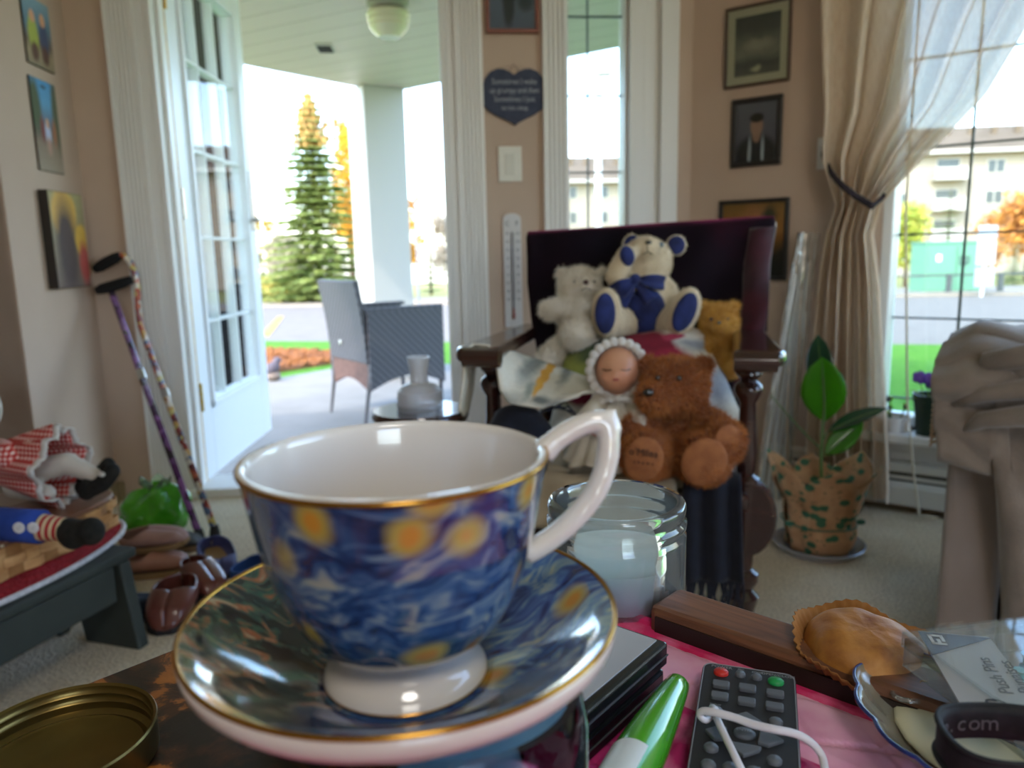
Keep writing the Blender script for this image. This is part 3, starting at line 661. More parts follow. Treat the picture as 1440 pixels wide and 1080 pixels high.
plaque('wood_block_picture', 'thick wood block picture in ochre and dark brown on the left wall', 'picture', ML, a0, a1, z0, z1, .03, mat('block_edge', '2b231c', .7),
  paint('print_ochre', [(0, '6d5a50'), (.45, '8d8064'), (.8, '9a9068'), (1, 'a49a6c')], [(.4, .78, .36, .26, 'd9a94c', .15), (.4, .4, .3, .5, '4b3a36', .35), (.85, .5, .2, .17, 'cfa23f', .15), (.88, .25, .16, .22, 'a8443c', .3)], noise=.09), .002)
# centre top: framed snow picture
def framed(name, label, M, s0, s1, z0, z1, fw, m_f, m_p, m_mat=None, mw=0, th=.018):
    o = thing(name, label, 'picture', M=M)
    mb = MB(); w, h = s1-s0, z1-z0
    for k, (a, b_, c, d) in enumerate(((s0, z0, w, fw), (s0, z1-fw, w, fw), (s0, z0+fw, fw, h-2*fw), (s1-fw, z0+fw, fw, h-2*fw))): mb.obox((a, -th, b_), (c, 0, 0), (0, th-.001, 0), (0, 0, d))
    mb.build('frame', m_f, o, bevel=.003)
    if m_mat: MB().obox((s0+fw*.8, -.007, z0+fw*.8), (w-1.6*fw, 0, 0), (0, .005, 0), (0, 0, h-1.6*fw)).build('mount', m_mat, o)
    i = fw+mw; MB().obox((s0+i, -.0085, z0+i), (w-2*i, 0, 0), (0, .002, 0), (0, 0, h-2*i)).build('print', m_p, o)
    MB().obox((s0+fw*.9, -.0115, z0+fw*.9), (w-1.8*fw, 0, 0), (0, .0015, 0), (0, 0, h-1.8*fw)).build('glass', m_pane, o); return o
s0, z0 = dw(683, 48); s1, _ = dw(758, 48)
framed('framed_picture', 'red-brown framed picture of a dark figure on snow above the heart sign', MD, s0, s1, z0, z0+.24, .014, wood('red_frame_wood', '7a4436', '8d5240', .4),
  paint('print_snow', [(0, '5c627c'), (.4, '6b7188'), (.7, '4f5468'), (1, '7d8494')], [(.42, .45, .13, .42, '23222c', .2), (.8, .4, .16, .12, '2e3644', .4)]))
m_fdk = mat('frame_black', '2a2624', .35); m_fbr = wood('frame_brown', '4a372b', '5d4636', .4)
s0, s1 = rw(1021, 60)[0], rw(1114, 60)[0]; z0 = rw(1068, 120)[1]; z1 = rw(1068, 5)[1]
framed('framed_picture', 'brown framed muted landscape with a cream mount, topmost by the curtain', MR, s0, s1, z0, z1, .009, m_fbr,
  paint('print_landscape', [(0, '6f675c'), (.2, '55504a'), (.35, '8d8474'), (.55, '7b7468'), (.75, '57544e'), (1, '47443f')], [(.55, .5, .3, .1, 'a89c88', .4), (.5, .1, .1, .05, 'cbbd9a', .4)], noise=.16), mat('mount_cream', 'cdbfa4', .9), .026)
s0, s1 = rw(1030, 185)[0], rw(1101, 185)[0]; z0, z1 = rw(1065, 234)[1], rw(1065, 137)[1]
framed('framed_portrait', 'black framed portrait photo of a person in a dark jacket', MR, s0, s1, z0, z1, .017, m_fdk,
  paint('print_portrait', [(0, '5a5664'), (.5, '6e6674'), (1, '77707a')], [(.5, .12, .5, .34, '22222a', .15), (.34, .16, .035, .26, 'c9ccd6', .3), (.66, .16, .035, .26, 'c9ccd6', .3), (.5, .2, .1, .24, '1b1d26', .2), (.5, .44, .1, .12, 'b58470', .2), (.5, .6, .15, .17, 'c0907a', .15), (.5, .74, .17, .08, '2c2320', .2)], noise=.02))
s0, s1 = rw(1012, 330)[0], rw(1110, 330)[0]; z0, z1 = rw(1062, 394)[1], rw(1062, 280)[1]
framed('framed_picture', 'dark framed orange and brown picture partly behind the rocking chair', MR, s0, s1, z0, z1, .014, m_fdk,
  paint('print_orange', [(0, '2c2a24'), (.3, '3a2f24'), (.6, 'b5702c'), (1, '9a6a2c')], [(.55, .65, .25, .3, 'c07a4a', .4), (.6, .45, .2, .25, '9c4a34', .4), (.75, .8, .12, .14, '3c3a20', .4)], noise=.15))
# heart sign
m_slate = mat('heart_slate', '3a3f52', .8, c2='454a5c', sc=30)
hs = thing('heart_sign', 'dark slate heart sign with white writing hung on the wall', 'sign', M=MD @ Matrix.Translation((dw(723, 133)[0], -.001, dw(723, 133)[1])))
w2 = (dw(769, 130)[0]-dw(677, 130)[0])/2; h2 = (dw(723, 96)[1]-dw(723, 170)[1])
out = []
for x, y in ((0, .36), (.12, .42), (.3, .47), (.5, .48), (.72, .42), (.88, .3), (.98, .12), (1, -.05), (.97, -.18), (.84, -.3), (.6, -.4), (.35, -.47), (.12, -.54), (0, -.6)):
    out.append((x*w2, y*h2))
out += [(-x, y) for x, y in out[-2:0:-1]]
XZ = Matrix(((1, 0, 0, 0), (0, 0, -1, 0), (0, 1, 0, 0), (0, 0, 0, 1)))
MB().prism(out, .012, M=XZ).build('heart', m_slate, hs, bevel=.002)
m_chalk = mat('chalk_white', 'a9abb2', .9)
for k, s_ in enumerate(('Sometimes I wake', 'up grumpy and then', 'Sometimes I just', 'let him sleep')):
    text('lettering', s_, .026 if k < 3 else .022, m_chalk, hs, Matrix.Translation((0, -.0125, .04-.029*k)) @ Matrix.Rotation(R(90), 4, 'X') @ Matrix.Diagonal((.82, 1, 1, 1)))
MB().tube([(-.02, -.006, .072), (0, -.004, .1), (.02, -.006, .072)], .0012, 6).build('hanging_wire', m_fbr, hs)
# dimmer switch
sw = thing('light_switch', 'cream rocker light switch plate below the heart sign', 'switch', M=MD @ Matrix.Translation((dw(717, 231)[0], 0, dw(717, 231)[1])))
wq, hq = (dw(734, 230)[0]-dw(701, 230)[0]), (dw(717, 206)[1]-dw(717, 256)[1]); m_sw = mat('switch_cream', 'd9d4c6', .35)
MB().box((0, -.004, 0), (wq, .007, hq)).build('plate', m_sw, sw, bevel=.003)
MB().box((0, -.008, 0), (wq*.44, .004, hq*.62)).build('rocker', mat('switch_rocker', 'cdc8b9', .3), sw, bevel=.002)
for z in (-1, 1): MB().lathe([(0, .001), (.003, .0005), (.003, 0)], 10, Matrix.Translation((0, -.0075, z*hq*.42)) @ Matrix.Rotation(R(90), 4, 'X')).build('screw', m_sw, sw)
# thermometer
zt0, zt1 = dw(722, 460)[1], dw(720, 300)[1]; ct = dw(721, 380)[0]; wt_ = dw(734, 380)[0]-dw(709, 380)[0]
tm = thing('wall_thermometer', 'long white wall thermometer with C and F scales', 'thermometer', M=MD @ Matrix.Translation((ct, -.001, zt0)))
ht_ = zt1-zt0
out = [(-wt_/2, 0), (wt_/2, 0), (wt_/2, ht_*.95)]+[(wt_/2*math.cos(a), ht_*.95+ht_*.05*math.sin(a)) for a in np.linspace(.3, PI-.3, 8)]+[(-wt_/2, ht_*.95)]
MB().prism(out, .008, M=XZ).build('board', mat('thermo_white', 'd6d2d0', .5), tm, bevel=.0015)
MB().tube([(0, -.011, ht_*.12), (0, -.011, ht_*.84)], .0035, 8).build('glass_tube', clear('tube_glass', 'c9c6cc', 1, .05, 1.4, .4, 'b8b4bc'), tm, smooth=True)
m_red = mat('thermo_red', '8d3a34', .4)
MB().ell((0, -.011, ht_*.1), (.006, .005, .012)).tube([(0, -.0115, ht_*.1), (0, -.0115, ht_*.17)], .0042, 8).build('bulb', m_red, tm)
m_ink = mat('ink_dark', '4a464a', .7)
for x, s_ in ((-.26, 'C'), (.26, 'F')): text('letter', s_, .024, m_ink, tm, Matrix.Translation((x*wt_, -.0088, ht_*.91)) @ Matrix.Rotation(R(90), 4, 'X'))
for k in range(9):
    z = ht_*(.25+k*.072)
    text('scale_number', str(abs(-40+k*10)), .012, m_ink, tm, Matrix.Translation((-.29*wt_, -.0088, z)) @ Matrix.Rotation(R(90), 4, 'X'))
    text('scale_number', str(abs(-40+k*20)), .012, m_ink, tm, Matrix.Translation((.29*wt_, -.0088, z)) @ Matrix.Rotation(R(90), 4, 'X'))
mb = MB()
for k in range(40): mb.obox((-.12*wt_, -.0084, ht_*(.25+k*.0145)), (.24*wt_, 0, 0), (0, .0006, 0), (0, 0, .0012))
stuff(mb.build('tick_marks', m_ink, tm))
# ------------------------------------------------------------ curtain on the wide window
def curtain_mat():
    M_, t, b = newmat('cream_sheer'); t.nodes.remove(b)
    w = nd(t, 'TexNoise', {'Vector': coord(t, scale=(1, 1, .1)), 'Scale': 300, 'Detail': 2})
    c = ramp(t, w.outputs[0], [(.3, hx('e2cbb2')), (.7, hx('f0e0ca'))])
    d = nd(t, 'BsdfDiffuse', {0: c}); tl = nd(t, 'BsdfTranslucent', {0: c}); tp = nd(t, 'BsdfTransparent', {0: (1, 1, 1, 1)})
    m1 = nd(t, 'MixShader', {0: .3, 1: d.outputs[0], 2: tl.outputs[0]}); m2 = nd(t, 'MixShader', {0: .07, 1: m1.outputs[0], 2: tp.outputs[0]})
    t.links.new(m2.outputs[0], t.nodes['Material Output'].inputs[0]); return M_
Lp = [(1166, -60), (1168, 60), (1172, 160), (1168, 225), (1186, 270), (1172, 330), (1160, 400), (1152, 480), (1146, 560), (1142, 640), (1140, 690)]
Rp = [(1560, -60), (1462, 60), (1392, 160), (1318, 225), (1249, 287), (1238, 330), (1248, 400), (1253, 480), (1258, 560), (1262, 640), (1262, 690)]
zc = [rw(1230, y)[1] for y in (-60, 60, 160, 225, 290, 330, 400, 480, 560, 640, 690)]
zc = [2.15]+zc[0:]
ls = [rw(1166, 0)[0]]+[rw(*p)[0] for p in Lp]; rs = [sr0+3.0*dm]+[rw(*p)[0] for p in Rp]
def interp(v, a):
    f = v*(len(a)-1); i = min(int(f), len(a)-2); f -= i; f = f*f*(3-2*f)*.4+f*.6; return a[i]*(1-f)+a[i+1]*f
def cur(u, v):
    l, r_, z = interp(v, ls), interp(v, rs), interp(v, zc); uu = u
    s_ = l+(r_-l)*(uu+1.35*math.sin(u*2*PI*6.5)/(2*PI*6.5)*min(1, 4*u, 4*(1-u)))
    nar = min(1, .18/(r_-l+.02)); amp = .018+.022*nar
    y = -.1-amp*(math.sin(u*2*PI*6.5+.6*math.sin(4*v))+.5*math.sin(u*2*PI*11+1+2*v))
    s_ += .012*nar*math.sin(u*2*PI*6.5+1.3)
    return Vector((s_, y, z))
cu = thing('curtain', 'cream sheer curtain gathered aside at the wide window', 'curtain', M=MR)
MB().grid(cur, 160, 60).build('cloth', curtain_mat(), cu, smooth='all')
MB().tube([(sr0-.3, -.1, 2.16), (L_right-.05, -.1, 2.16)], .012, 12).build('rod', mat('rod_white', 'd8d4cc', .4), cu)
hk = RWp(1160, 216); hkl = MRi @ hk; tb = MRi @ RWp(1243, 293)
t_b = thing('curtain_tieback', 'dark braided cord tieback around the cream curtain', 'tieback', M=MR)
m_cord = mat('cord_dark', '3b3036', .9, c2='241c22', sc=120)
pts = []
for k in range(25):
    f = k/24; pts.append(Vector((hkl.x+(tb.x-hkl.x)*f, -.03-.16*math.sin(min(1, f*1.25)*PI*.62), hkl.z+(tb.z-hkl.z)*(f**.85)-.01*math.sin(f*PI))))
for ph in (0, PI*2/3, PI*4/3):
    MB().tube([p+Vector((0, .005*math.cos(ph+i*1.1), .006*math.sin(ph+i*1.1))) for i, p in enumerate(pts)], .006, 6).build('strand', m_cord, t_b, smooth=True)
MB().tube([pts[-1], pts[-1]+Vector((.02, .06, .03)), Vector((tb.x-.02, -.03, tb.z+.06)), Vector((tb.x-.1, -.012, tb.z+.1)), Vector((hkl.x, -.012, hkl.z))], .007, 6).build('rear_cord', m_cord, t_b)
hp = thing('tieback_hook', 'small white plate and hook holding the curtain tieback', 'hook', M=MR)
MB().box((hkl.x, -.005, hkl.z), (.045, .008, .1)).build('plate', m_trim, hp, bevel=.003)
MB().tube([(hkl.x, -.008, hkl.z), (hkl.x, -.04, hkl.z), (hkl.x, -.045, hkl.z+.02)], .004, 8).build('hook', m_steel, hp)
# blind cord hanging at the window
bc = thing('blind_cord', 'thin cream blind cord hanging in front of the wide window', 'cord', M=MR)
c0, c1 = rw(1282, 300), rw(1294, 700); yb = -.11
MB().tube([(c0[0], yb, 2.1), (c0[0], yb, c0[1]), (rw(1284, 560)[0], yb, rw(1284, 560)[1]), (rw(1292, 650)[0], yb, rw(1292, 650)[1]), (rw(1300, 710)[0], yb, rw(1300, 710)[1]), (rw(1322, 755)[0], yb, max(.02, rw(1322, 755)[1]))], .0035, 6).build('cord', mat('cord_cream', 'd8cdb4', .8), bc)
MB().lathe([(.004, 0), (.009, .01), (.007, .03), (.003, .034)], 10, Matrix.Translation((rw(1284, 590)[0], yb, rw(1284, 598)[1]))).build('cord_bead', m_trim, bc)
# flower pot and tray on the sill
def on_sill(x, y, off=.0):
    p = MRi @ RWp(x, y); return p
m_tray = mat('tray_white', 'dcd9d6', .4)
pp = Vector((rw(1300, 600)[0]+.02, -.035, zs))
pt = thing('flower_pot', 'dark green plastic flower pot of purple pansies on the window sill', 'flower pot', M=MR @ Matrix.Translation(pp))
m_gp = mat('pot_green', '20362c', .35)
ro = .055
MB().lathe([(0, 0), (ro*.72, 0), (ro*.95, .105), (ro, .105), (ro*1.02, .13), (ro*.94, .13), (ro*.9, .1), (0, .095)], 24).build('pot', m_gp, pt, smooth=True)
m_pans = mat('pansy_purple', '5a35a8', .7, c2='8d66c4', sc=50); m_pl = mat('pansy_leaf', '4f7d2c', .6, c2='a4b43c', sc=30, transl=.3)
for k in range(7):
    a = k*2.4; rr = .018+.03*rg.random(); z = .15+.05*rg.random(); mb = MB()
    c = Vector((rr*math.cos(a), rr*math.sin(a), z))
    for j in range(5):
        an = 2*PI*j/5; mb.ell(c+Vector((.011*math.cos(an), -.004, .011*math.sin(an))), (.011, .003, .011), 8, 5)
    f_ = mb.build('flower', m_pans, pt); MB().tube([(rr*.5*math.cos(a), rr*.5*math.sin(a), .1), c], .0015, 5).build('stem', m_pl, f_)
for k in range(16):
    a = k*1.7; l = .03+.03*rg.random(); c = Vector((.03*math.cos(a), .03*math.sin(a), .1+.04*rg.random())); d = Vector((math.cos(a), math.sin(a), .4))*l; w = Vector((-math.sin(a), math.cos(a), 0))*.012
    MB().add([c, c+d*.5+w, c+d, c+d*.5-w, c+d*.5+Vector((0, 0, .004))], [(0, 1, 4), (1, 2, 4), (2, 3, 4), (3, 0, 4)]).build('leaf', m_pl, pt)
tp = Vector((rw(1268, 600)[0]-.02, -.035, zs))
o = thing('sill_tray', 'low white dish with dried plants beside the green flower pot', 'dish', M=MR @ Matrix.Translation(tp))
MB().lathe([(0, 0), (.04, 0), (.05, .05), (.047, .05), (.037, .006), (0, .006)], 24).build('bowl', m_tray, o, smooth=True)
for k in range(9):
    a = k*2.1; MB().tube([(.015*math.cos(a), .015*math.sin(a), .02), (.03*math.cos(a), .03*math.sin(a), .08+.02*math.sin(k))], [.003, .001], 5).ell((.032*math.cos(a), .03*math.sin(a), .085+.02*math.sin(k)), (.008, .008, .006), 6, 4).build('dried_stem', m_pl if k % 2 else mat('dried_dark', '3b3a44', .8) if k == 0 else bpy.data.materials['dried_dark'], o)
# ------------------------------------------------------------ rocking chair
MC = FR((.264, 1.72, 0), (math.cos(R(-15)), math.sin(R(-15)), 0), UP); MCi = MC.inverted()
def cl(x, y, d): return MCi @ P(x, y, d)
m_mah = wood('dark_mahogany', '2a1512', '3b1f19', .22, coat=.5)
rc = thing('rocking_chair', 'dark turned-wood rocking chair crowded with soft toys', 'chair', M=MC)
MB().box((0, -.005, .355), (.54, .47, .035)).build('seat', m_mah, rc, bevel=.012)
def turned(z0, z1, r, n=18, x=0, y=0):
    pr = [(0, 0), (.7, 0), (.8, .04), (1.25, .07), (1.25, .1), (.7, .13), (.9, .17), (1.0, .3), (.8, .5), (.72, .68), (1.15, .74), (1.3, .78), (1.15, .82), (.7, .85), (1.2, .9), (1.1, .96), (.8, 1), (0, 1)]
    return MB().lathe([(a*r, z0+(z1-z0)*b_) for a, b_ in pr], n, Matrix.Translation((x, y, 0)))
ax = .262
for s_ in (-1, 1):
    turned(.37, .635, .022, x=s_*ax, y=-.2).build('arm_post', m_mah, rc, smooth=True)
    MB().lathe([(0, .0), (.022, 0), (.026, .05), (.026, .07), (.034, .1), (.02, .115), (.031, .135), (.031, .15), (.018, .16), (.02, .18), (.024, .34), (0, .34)], 18, Matrix.Translation((s_*ax, -.2, .045))).build('leg', m_mah, rc, smooth=True)
    MB().lathe([(0, 0), (.02, 0), (.026, .1), (.018, .2), (.022, .31), (0, .31)], 14, Matrix.Translation((s_*ax, .2, .045))).build('leg', m_mah, rc, smooth=True)
    # rounded bracket board on the outside of the front leg
    out = [(.0, -.085)]+[(.062*math.cos(a), .085*math.sin(a)) for a in np.linspace(-PI/2, PI/2, 13)]+[(-.035, .085), (-.035, -.085)]
    MB().prism(out, .04, M=Matrix.Translation((s_*ax, -.2+.02, .318)) @ Matrix(((s_, 0, 0, 0), (0, 0, -1, 0), (0, 1, 0, 0), (0, 0, 0, 1)))).build('leg_bracket', m_mah, rc, bevel=.008)
    out = [(-.3, -.035), (-.27, -.045), (.1, -.038), (.24, -.03), (.24, .03), (.1, .038), (-.27, .05), (-.3, .04)]
    MB().prism([(y_, x_) for x_, y_ in out], .03, M=Matrix.Translation((s_*ax+.012*s_, 0, .635))).build('armrest', m_mah, rc, bevel=.011, seg=3)
    MB().tube([(s_*ax-.032, -.297, .645), (s_*ax+.045, -.297, .645)], .019, 14).build('arm_scroll', m_mah, rc, smooth=True)
    pts = [(s_*ax, y_, .026+.17*y_*y_*.62) for y_ in np.linspace(-.45, .55, 22)]
    MB().tube(pts, .026, 4, flat=.8, up=(1, 0, 1)).build('rocker', m_mah, rc)
    MB().tube([(s_*.235, .2, .36), (s_*.235, .25, .62), (s_*.235, .30, .86)], .02, 10).build('back_post', m_mah, rc, smooth=True)
MB().tube([(-ax, -.2, .2), (ax, -.2, .2)], .013, 10).build('stretcher', m_mah, rc, smooth=True)
MB().box((0, .305, .855), (.5, .03, .05)).build('top_rail', m_mah, rc, bevel=.012)
for k in range(5): MB().tube([(-.2+k*.1, .205, .37), (-.2+k*.1, .25, .6), (-.2+k*.1, .3, .85)], .009, 8).build('back_spindle', m_mah, rc)
# velvet throw over the back
def velvet():
    M_, t, b = newmat('plum_velvet'); n = nd(t, 'TexNoise', {'Vector': coord(t), 'Scale': 7, 'Detail': 3})
    t.links.new(ramp(t, n.outputs[0], [(.3, hx('120d14')), (.6, hx('1a1019')), (.85, hx('2c0f1c'))]), b.inputs['Base Color'])
    b.inputs['Roughness'].default_value = .9; b.inputs['Sheen Weight'].default_value = .7; b.inputs['Sheen Roughness'].default_value = .3; b.inputs['Sheen Tint'].default_value = hx('9a3a5c'); b.inputs['Specular IOR Level'].default_value = .1
    n2 = nd(t, 'TexNoise', {'Vector': coord(t), 'Scale': 180}); bump(t, b, n2.outputs[0], .25, .002); return M_
Lt = [(740, 337, 1.99), (741, 400, 1.95), (748, 450, 1.91), (762, 520, 1.86), (778, 610, 1.8)]
Rt = [(1089, 315, 1.87), (1078, 372, 1.84), (1075, 420, 1.81), (1066, 490, 1.78), (1050, 590, 1.73)]
def bil(a, b, v):
    f = v*(len(a)-1); i = min(int(f), len(a)-2); f -= i
    return [a[i][k]*(1-f)+a[i+1][k]*f for k in range(3)], [b[i][k]*(1-f)+b[i+1][k]*f for k in range(3)]
def thr(u, v):
    if v < .12:
        l, r_ = bil(Lt, Rt, 0); q = [l[k]*(1-u)+r_[k]*u for k in range(3)]; p = cl(*q); f = 1-v/.12
        return p+Vector((.0, .11*f+.0, -.28*f*f+.035*math.sin(PI*f)))+Vector((0, .0, 0))
    w = (v-.12)/.88; l, r_ = bil(Lt, Rt, w); q = [l[k]*(1-u)+r_[k]*u for k in range(3)]
    p = cl(*q); e = max(0, u-.86)/.14
    return p+Vector((0, .012*math.sin(u*9+3*w)*w+.008*math.sin(u*23+5*w)-.035*e*e*math.sin(4+7*w)-.0, .006*math.sin(u*7)*(1-w)))
tv = thing('velvet_throw', 'plum velvet throw hung over the rocking chair back', 'throw', M=MC)
MB().grid(thr, 40, 40, th=.012).build('cloth', velvet(), tv, smooth='all')
MB().tube([thr(.997, v)+Vector((.004, -.004, 0)) for v in np.linspace(.12, .45, 16)], [.005]*12+[.003, .002, .002, .001], 6).build('piping', mat('piping_cream', 'd9c8bb', .7), tv, smooth=True)
MB().grid(lambda u, v: thr(.905+.095*u, .14+.78*v)+Vector((.006*u, -.014-.014*math.sin(PI*u)-.004*math.sin(17*v+4*u), 0)), 10, 40, th=.004).build('lit_edge', mat('lit_velvet', '2e0714', .8, c2='4e0c20', sc=9, sheen=.25, transl=.25), tv, smooth='all')  # window light on the throw's right edge, put in as a crimson strip
# tapestry runner over the left arm
m_run = paint('runner_print', [(0, 'b5aa92'), (.12, 'cfc6b2'), (.5, 'd8d1c0'), (1, 'cfc7b4')], [(.55, .55, .03, .22, 'd9a040', .2), (.3, .3, .16, .1, '8f9088', .5), (.35, .1, .06, .22, '8f9a7c', .4), (.72, .25, .1, .06, '8d8a84', .5), (.15, .35, .05, .3, '9aa08a', .5), (.45, .62, .05, .14, '8a8c84', .5), (.68, .5, .04, .1, '85877f', .5), (.4, .22, .1, .05, '6f726c', .4), (.6, .3, .06, .04, '6f726c', .4), (.5, .4, .03, .08, '909488', .5)], noise=.06, ns=9, r=.9)
ru = thing('arm_runner', 'cream patterned tapestry runner draped over the left chair arm', 'runner', M=MC)
key = [((644, 580, 1.52), (656, 585, 1.62)), ((650, 535, 1.52), (664, 545, 1.62)), ((652, 497, 1.53), (668, 497, 1.64)), ((664, 485, 1.54), (690, 485, 1.66)), ((688, 486, 1.53), (722, 491, 1.68)), ((699, 512, 1.52), (760, 506, 1.7)), ((704, 545, 1.51), (800, 521, 1.68)), ((716, 563, 1.5), (822, 531, 1.64)), ((762, 571, 1.5), (838, 537, 1.6)), ((815, 556, 1.52), (850, 541, 1.57))]
def run(u, v):
    f = u*(len(key)-1); i = min(int(f), len(key)-2); f -= i; f2 = f
    a = cl(*key[i][0]).lerp(cl(*key[i+1][0]), f2); b_ = cl(*key[i][1]).lerp(cl(*key[i+1][1]), f2); return a.lerp(b_, v)+Vector((0, 0, .004*math.sin(9*v+6*u)))
MB().grid(run, 45, 12, th=.004).build('cloth', m_run, ru, smooth='all')
# pads and hanging cloths
m_cream = mat('seat_cream', 'b7a98f', .95, c2='a8997f', sc=15, bs=200, bst=.3)
sp_ = thing('seat_pad', 'cream cloth pad on the rocking chair seat', 'cushion', M=MC)
MB().box((0, -.01, .39), (.48, .44, .035)).build('pad', m_cream, sp_, bevel=.015, seg=3)
MB().grid(lambda u, v: Vector((-.23+.36*u, -.245-.012*math.sin(v*2)-.006*math.sin(u*20), .4-.12*v)), 24, 8, th=.004).build('front_flap', m_cream, sp_, smooth='all')
m_navy = mat('navy_wool', '10131f', .95, c2='161a28', sc=40, sheen=.08)
sh = thing('fringed_shawl', 'navy wool shawl with a fringe hanging from the chair seat', 'shawl', M=MC)
a_, b_ = cl(962, 688, 1.47), cl(1043, 688, 1.45); c_, d_ = cl(962, 815, 1.49), cl(1046, 818, 1.47)
MB().grid(lambda u, v: a_.lerp(b_, u).lerp(c_.lerp(d_, u), max(0, v-.15)/.85)+Vector((0, (.1*(1-v/.15) if v < .15 else 0)-.008*math.sin(u*14), .01*math.sin(v*20) if v < .15 else 0)), 26, 20, th=.006).build('cloth', m_navy, sh, smooth='all')
for k in range(27):
    t = (k+.5)/27; p = c_.lerp(d_, t); MB().tube([p, p+Vector((rg.uniform(-.006, .006), .003, -.03)), p+Vector((rg.uniform(-.012, .012), .004, -.055-.012*rg.random()))], [.003, .0025, .0015], 5).build('tassel', m_navy, sh)
bn = thing('dark_knit_bundle', 'dark navy knitted bundle by the left chair arm', 'cloth', M=MC)
c0 = cl(728, 590, 1.56)
blob('cloth', MB().ell(c0, (.055, .05, .032)).ell(c0+Vector((.03, -.01, -.03)), (.05, .05, .04)).ell(c0+Vector((-.02, -.02, -.03)), (.045, .05, .04)).ell(c0+Vector((.01, .02, -.08)), (.05, .06, .08)), .008, m_navy, bn)
for k in range(4):
    p0 = cl(745, 585, 1.49); MB().tube([p0, cl(770+k*6, 577-2*k, 1.5), cl(795+k*4, 566+6*k, 1.51), cl(806+3*k, 578+3*k, 1.52)], .0016, 5).build('loose_yarn', m_navy, bn)
# ------------------------------------------------------------ floral cushion
fc = thing('floral_cushion', 'floral cushion with red blooms propped behind the doll and brown bear', 'cushion', M=MC)
k0, k1, k2, k3 = cl(795, 497, 1.80), cl(992, 462, 1.79), cl(1046, 592, 1.63), cl(770, 612, 1.63)
nrm = (k1-k0).cross(k3-k0).normalized()
if nrm.y > 0: nrm = -nrm
def pil(sg):
    def f(u, v):
        p = k0.lerp(k1, u).lerp(k3.lerp(k2, u), v); e = (1-(2*u-1)**4)*(1-(2*v-1)**4); e2 = .02*math.sin(PI*u)*(1-2*v)*0
        return p+nrm*sg*(.055*e**.6+.001)-(k3-k0)*.03*math.sin(PI*u)*(1-2*v)
    return f
m_flo = paint('cushion_floral', [(0, 'd9d2c2'), (1, 'cfc8ba')], [(.1, .8, .2, .3, '5e6b46', .3), (.05, .55, .14, .2, '9aa050', .3), (.3, .9, .18, .14, '3c4838', .4), (.33, .68, .12, .12, '8d1a30', .15), (.48, .84, .16, .14, '7a1428', .15), (.58, .7, .15, .12, '96203a', .2), (.2, .45, .13, .12, '7c1c38', .2), (.42, .62, .1, .1, 'a02840', .2), (.78, .85, .12, .05, '8d8f92', .5), (.88, .5, .1, .18, '9a9ca2', .5), (.8, .25, .09, .08, 'a8a49e', .5), (.62, .92, .06, .04, 'a03048', .2)], noise=.14, ns=6, r=.9)
mb = MB().grid(pil(1), 20, 20); mb.grid(pil(-1), 20, 20); mb.build('cover', m_flo, fc, smooth='all')
# ------------------------------------------------------------ soft toys
class Toy:
    def __init__(s, name, label, cx, cy, d, cat='teddy bear', sc=1.0):
        s.cx, s.cy, s.k, s.d, s.s = cx, cy, d/F_PX, d, sc; s.Mt = FR(P(cx, cy, d), (1, 0, 0), UP); s.Mi = s.Mt.inverted(); s.o = thing(name, label, cat, M=s.Mt); s.mb = MB()
    def q(s, x, y, dy=0): return s.Mi @ P(x, y, s.d+dy)
    def e(s, x, y, dy, r, rx=0, ry=0, rz=0):
        s.mb.ell(s.q(x, y, dy), [k*s.s for k in r], M=Euler((R(rx), R(ry), R(rz))).to_matrix().to_4x4()); return s
    def cap(s, a, b, r0, r1): 
        a, b = s.q(*a), s.q(*b); n = 7; r0 *= s.s; r1 *= s.s; pts = [a.lerp(b, i/(n-1)) for i in range(n)]; s.mb.tube(pts, [r0+(r1-r0)*i/(n-1) for i in range(n)], 12); s.mb.ell(a, r0).ell(b, r1); return s
    def part(s, name, x, y, dy, r, mt, rx=0, ry=0, rz=0, n=18, k=10):
        return MB().ell(s.q(x, y, dy), r, n, k, M=Euler((R(rx), R(ry), R(rz))).to_matrix().to_4x4()).build(name, mt, s.o, smooth='all')
m_eye = mat('bead_black', '120f0e', .15, coat=1); m_eyeb = mat('eye_glass_blue', '5d7486', .15, coat=1)
# brown bear
m_brf = mat('brown_plush', 'a05a28', .9, c2='c47c3c', sc=25, sheen=.3, transl=.12); m_brb = mat('brown_plush_base', '7d4420', .95); m_sue = mat('brown_suede', '8d5430', .9, c2='a0643a', sc=50)
t = Toy('brown_teddy_bear', 'curly brown teddy bear with suede foot pads at the front of the chair', 950, 600, 1.53)
t.e(948, 543, .0, (.07, .062, .06)).e(922, 558, -.045, (.038, .036, .034)).e(990, 514, .0, (.022, .014, .022)).e(910, 512, .005, (.02, .014, .02)).e(950, 625, .035, (.05, .045, .07))
t.cap((978, 580, .02), (1010, 602, -.04), .026, .028).cap((975, 640, .0), (990, 645, -.08), .048, .05).cap((925, 640, .0), (906, 640, -.08), .045, .046).cap((912, 590, .0), (886, 612, -.03), .03, .03).e(1019, 622, -.07, (.043, .032, .045), 0, 0, 20)
b_ = blob('body', t.mb, .0075, m_brb, t.o); fur(b_, 26000, .013, .0011, m_brf, t.o, (0, -.1, -.35), 3)
t.part('foot_pad', 905, 646, -.122, (.038, .009, .047), m_sue, 12)
t.part('foot_pad', 990, 650, -.126, (.044, .009, .05), m_sue, 12)
t.part('paw_pad', 1022, 624, -.097, (.034, .009, .037), m_sue, 0, 0, 22)
m_sti = mat('stitch_dark', '2e1c16', .9)
